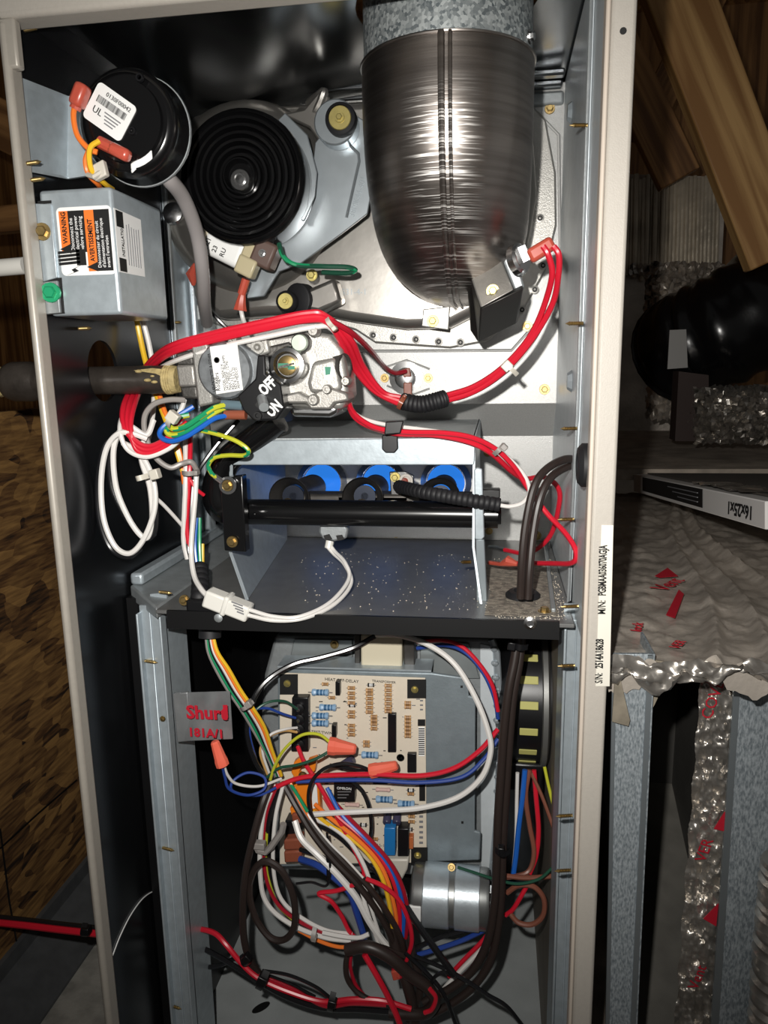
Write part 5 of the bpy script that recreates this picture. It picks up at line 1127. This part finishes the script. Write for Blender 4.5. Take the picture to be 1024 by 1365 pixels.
wire('thick white wire from the brown spade boot sweeping to the floor', [(393,1094,.13),(402,1118,.122),(424,1140,.115),(450,1166,.11),(474,1195,.107),(492,1228,.107),(512,1256,.11),(528,1272,.112)], 9, whitew)
wire('thick blue wire from the lower brown spade boot', [(400,1145,.135),(422,1153,.125),(446,1170,.118),(466,1190,.114),(476,1218,.113),(486,1250,.114)], 9, navyw)
wire('black wire from the upper brown spade boot', [(400,1132,.138),(425,1140,.13),(450,1158,.125),(478,1190,.12),(495,1225,.118)], 6, blackw)
wire('first dark sheathed wire sweeping off the left harness', [(378,1045,.125),(395,1075,.115),(416,1110,.108),(444,1145,.104),(474,1176,.102),(500,1210,.103),(520,1245,.106),(530,1275,.11)], 9, brownw)
wire('second dark sheathed wire sweeping off the left harness', [(386,1046,.125),(404,1078,.113),(428,1115,.106),(458,1148,.102),(488,1178,.101),(512,1210,.102),(532,1245,.106),(540,1275,.11)], 8.5, brownw)
wire('thin white wire between the dark sheathed wires', [(392,1050,.12),(412,1088,.108),(438,1122,.101),(462,1146,.098),(484,1170,.097)], 3, whitew)
wire('thin orange wire beside the dark sheathed wires', [(386,1040,.12),(398,1066,.112),(414,1092,.108)], 4, orangew)
wire('green wire among the orange connector leads', [(388,1046,.118),(398,1062,.112),(410,1082,.108)], 4.5, greenw)
for k_,(o,w_) in enumerate(((0,5),(6,4.5))): wire(('left' if k_==0 else 'right')+' white strand hanging among the dark wires below the board', [(478+o,1175,.112),(487+o,1205,.108),(495+o,1230,.108),(505+o,1260,.11)], w_, whitew)
wire('red wire curving down past the capacitor left end', [(488,1171,.10),(512,1182,.098),(532,1200,.098),(545,1228,.10),(549,1255,.102),(542,1280,.105)], 6, red)
# left drop and coil
wire('dark sheathed cable dropping from the left harness to the floor bundle', [(362,1042,.115),(350,1072,.10),(338,1115,.092),(328,1160,.09),(324,1205,.09),(326,1255,.093),(338,1288,.097),(362,1310,.10),(400,1324,.10)], 9.5, brownw)
wire('dark sheathed cable coiled in a ring below the nylon hook', [(330,1185,.095),(340,1158,.09),(356,1148,.088),(378,1164,.087),(392,1200,.087),(392,1235,.088),(380,1252,.09),(361,1250,.092),(342,1226,.094),(333,1196,.094),(333,1172,.094)], 9, brownw)
wire('left white wire dropping beside the dark coil', [(366,1045,.12),(352,1080,.11),(347,1125,.106),(347,1165,.106),(352,1196,.106),(368,1218,.106),(398,1237,.106),(435,1250,.107),(468,1254,.108)], 6.5, whitew)
wire('right white wire dropping beside the dark coil', [(378,1045,.122),(368,1085,.115),(364,1130,.112),(366,1170,.112),(376,1200,.112),(400,1222,.111),(435,1240,.11),(470,1245,.11)], 5.5, whitew)
wire('red wire dropping beside the dark coil', [(370,1045,.12),(355,1085,.112),(351,1130,.109),(356,1175,.109),(372,1207,.109),(402,1230,.109),(440,1246,.109),(470,1249,.11)], 5, redd)
wire('yellow wire dropping inside the dark coil', [(356,1110,.114),(354,1150,.112),(359,1178,.112),(370,1205,.113),(390,1225,.114)], 5, yellowg)
wire('black wire dropping beside the dark coil', [(374,1048,.123),(360,1088,.116),(357,1130,.114),(362,1172,.114),(380,1205,.114),(410,1230,.113),(450,1247,.112)], 5, blackw)
wire('orange wire under the white wires near the floor tie', [(398,1240,.112),(425,1254,.111),(450,1262,.111),(470,1262,.111)], 5, orangew)
wire('white wire joining the floor bundle from the board harness', [(430,1243,.104),(455,1248,.104),(478,1250,.106),(492,1245,.108)], 6, whitew)
hk=thing('nylon_hook','grey nylon hook clip holding the left drop wires','clip',U(355,1130,.095))
MB().tube([U(x,y,.095) for x,y in ((341,1126),(344,1133),(354,1136),(362,1128),(376,1108),(378,1098))],.0034,6).build('hook', greyw, hk)
MB().obox(U(346,1126,.094),V((.006,0,0)),V((0,.004,0)),V((0,0,.0035))).build('clip_head', greyw, hk, bevel=.001)
tie('clear nylon tie on the white wires near the floor', (420,1236),(418,1254), .098, greyw, head=(419,1250), w=6, hs=3)
# floor bundle
wire('red line of the cable entering behind the left post', [(236,1239,.12),(262,1238,.11),(286,1244,.10),(302,1260,.093),(322,1284,.09),(345,1304,.088),(385,1322,.088),(430,1335,.088),(470,1332,.088),(510,1334,.09),(548,1345,.092)], 7, red)
wire('black line of the cable entering behind the left post', [(236,1250,.125),(270,1264,.115),(300,1280,.105),(335,1302,.098),(380,1328,.094),(430,1344,.093),(480,1346,.093),(530,1350,.095)], 7, blackw)
wire('dark cable sagging behind the left post', [(240,1262,.13),(258,1276,.125),(272,1288,.12),(292,1287,.115),(318,1278,.108),(345,1296,.10),(385,1312,.098),(420,1330,.097)], 6, blackw)
wire('second red line lying along the floor bundle', [(345,1300,.092),(390,1318,.091),(432,1341,.089),(470,1338,.087),(515,1340,.088)], 5, redd)
wire('thin black line looping over the floor bundle', [(350,1294,.094),(385,1300,.09),(420,1315,.09),(440,1330,.09)], 4.5, blackw)
tie('upper black tie on the floor cable', (356,1294),(344,1318), .078, black, head=(350,1306), w=9, hs=6)
tie('lower black tie on the floor cable', (445,1322),(440,1348), .078, black, head=(443,1336), w=8, hs=5)
tie('black tie on the red cable near the left post', (322,1272),(334,1284), .082, black, head=(329,1277), w=7, hs=5)
wire('left dark loop of the floor tangle', [(540,1275,.105),(505,1262,.098),(475,1262,.094),(463,1275,.092),(462,1300,.09),(472,1318,.09),(492,1332,.09),(520,1338,.092)], 7.5, brownw)
wire('red wire inside the dark loop of the floor tangle', [(500,1258,.10),(474,1264,.097),(467,1285,.093),(474,1312,.092),(490,1332,.092)], 5, redd)
wire('thick dark sheath sweeping across the floor tangle', [(462,1266,.086),(490,1262,.084),(520,1276,.084),(545,1298,.086),(570,1316,.088),(580,1334,.09),(568,1350,.092),(545,1352,.094),(520,1350,.096)], 16, brownw, seg=12)
wire('second thick dark sheath in the floor tangle', [(520,1235,.112),(528,1265,.108),(535,1290,.104),(545,1320,.10),(552,1350,.10),(555,1385,.10)], 15, brownw, seg=12)
wire('third dark sheath in the floor tangle', [(545,1245,.115),(552,1280,.11),(560,1310,.106),(556,1335,.104),(545,1360,.104)], 11, brownw, seg=10)
wire('bright red wire running down to the bottom edge', [(486,1272,.082),(502,1300,.08),(518,1330,.08),(532,1362,.08),(540,1395,.08)], 8, red)
wire('red wire curling at the right end of the floor tangle', [(573,1318,.082),(581,1330,.083),(576,1345,.084),(566,1350,.085)], 6, red)
wire('red wire hidden deep in the floor tangle', [(524,1290,.10),(528,1300,.098),(534,1302,.098),(540,1292,.10)], 5, redd)
# large sheathed cables on the right
wire('broad dark cable falling from the shelf beside the motor', [(690,848,.13),(686,880,.125),(678,920,.12),(672,970,.118),(668,1030,.118),(664,1090,.117),(662,1150,.116),(659,1205,.114),(650,1255,.112),(630,1293,.11),(600,1318,.108),(565,1336,.106)], 11.5, brownw, name='cable', cat='cable', seg=12)
wire('second broad dark cable falling from the shelf beside the motor', [(696,848,.135),(692,885,.130),(684,930,.126),(679,990,.124),(675,1050,.123),(671,1110,.121),(669,1170,.119),(666,1220,.117),(656,1275,.114),(634,1312,.111),(605,1336,.109),(575,1352,.107)], 11, brownw, name='cable', cat='cable', seg=12)
tie('black tie at the top of the broad dark cables', (682,858),(704,862), .115, black, head=(682,860), w=8, hs=5)
tie('black tie midway down the broad dark cables', (660,1132),(680,1134), .105, black, head=(668,1132), w=8, hs=4)
for nm,pts,w,m in (('blue motor lead beside the broad dark cables',[(700,1026,.17),(697,1060,.165),(692,1100,.16),(688,1140,.155),(684,1170,.15)],7,bluew),
  ('brown motor lead curling to the capacitor',[(706,1026,.175),(701,1060,.168),(706,1100,.162),(712,1135,.155),(706,1160,.15),(688,1168,.145),(664,1170,.14)],6.5,brownl),
  ('red motor lead below the black motor',[(712,1026,.18),(715,1065,.172),(718,1105,.165),(715,1140,.158),(706,1165,.15)],6.5,red),
  ('brown motor lead slanting behind the right post',[(708,1030,.178),(722,1060,.17),(735,1095,.16),(745,1125,.15),(752,1145,.145)],5,brownl),
  ('green and yellow motor lead at the right of the motor',[(726,1022,.185),(732,1050,.175),(740,1080,.165),(750,1100,.155)],4.5,yellowg),
  ('white motor lead behind the broad dark cables',[(690,1030,.17),(689,1070,.168),(688,1120,.162),(684,1165,.156)],5,whitew),
  ('brown lead looping at the capacitor right end',[(676,1190,.138),(692,1180,.135),(712,1182,.133),(725,1198,.132),(724,1220,.132),(710,1232,.133),(692,1230,.135),(680,1218,.138)],7,brownl),
  ('brown lead passing behind the right post',[(664,1166,.14),(700,1170,.14),(735,1168,.142),(760,1166,.145)],6.5,brownl),
  ('thin green ground lead over the capacitor strap',[(610,1156,.124),(635,1164,.122),(660,1172,.122),(690,1178,.124),(718,1172,.126),(735,1158,.128),(745,1148,.13)],4,dgreen),
  ('red lead dropping to the capacitor terminal',[(702,1182,.14),(694,1196,.138),(684,1212,.138),(674,1220,.14)],6,red),
  ('blue lead passing under the capacitor',[(552,1274,.118),(580,1266,.125),(615,1254,.135),(645,1240,.14)],6.5,navyw),
  ('black lead passing under the capacitor',[(550,1266,.118),(590,1248,.128),(625,1238,.138),(650,1230,.145)],6.5,blackw),
  ('red lead rising from the floor beside the broad cables',[(598,1302,.118),(618,1280,.12),(640,1258,.122),(655,1240,.124)],6,red),
  ('white lead rising from the floor beside the broad cables',[(590,1320,.116),(612,1296,.119),(636,1272,.121),(655,1250,.123)],6,whitew),
  ('thick black zip cord crossing in front of the capacitor left end',[(518,1174,.14),(530,1190,.12),(552,1225,.10),(580,1265,.092),(606,1300,.088)],9,blackw),
  ('upper thin black tail trailing to the bottom right',[(552,1274,.098),(590,1290,.092),(620,1306,.088),(650,1326,.086),(676,1342,.085),(700,1372,.085)],5.5,blackw),
  ('lower thin black tail trailing off the bottom edge',[(540,1270,.10),(570,1298,.094),(590,1322,.09),(602,1350,.088),(616,1390,.088)],5.5,blackw),
  ('black loop above the floor tangle',[(575,1312,.09),(580,1302,.088),(592,1296,.088),(604,1300,.09)],5,blackw),
  ('thin black line crossing to the dark coil',[(395,1178,.11),(415,1176,.108),(436,1180,.108),(440,1150,.11),(436,1110,.112)],3.5,blackw)): wire(nm,pts,w,m)
tg=plate([(521,1296),(532,1294),(534,1306),(524,1308)],.096,.006).build('spade_terminal', redterm, None, bevel=.001); tag(tg,'red terminal tip poking out of the floor tangle','terminal')
# cable outside on the left
wire('red line of the cable crossing the strand board at lower left', [(-30,1227,.13),(30,1233,.125),(80,1239,.12),(135,1245,.115)], 9, red)
wire('black line of the cable crossing the strand board at lower left', [(-30,1220,.135),(30,1226,.13),(80,1232,.125),(135,1238,.12)], 7, blackw)
tie('black tie on the red and black cable at lower left', (114,1230),(116,1248), .105, black, head=(115,1240), w=8, hs=5)
P=[UX(x,y,XL+.0008) for x,y in ((150,1274),(160,1248),(174,1220),(190,1198),(205,1188),(216,1188))]
tag(MB().tube(spline(P,6),.0006,5).build('fibre', white, None),'thin pale fibre arching on the lower left wall','fibre')
for o in list(bpy.data.objects):
    if '_o' in o: del o['_o']
bpy.context.view_layer.update()
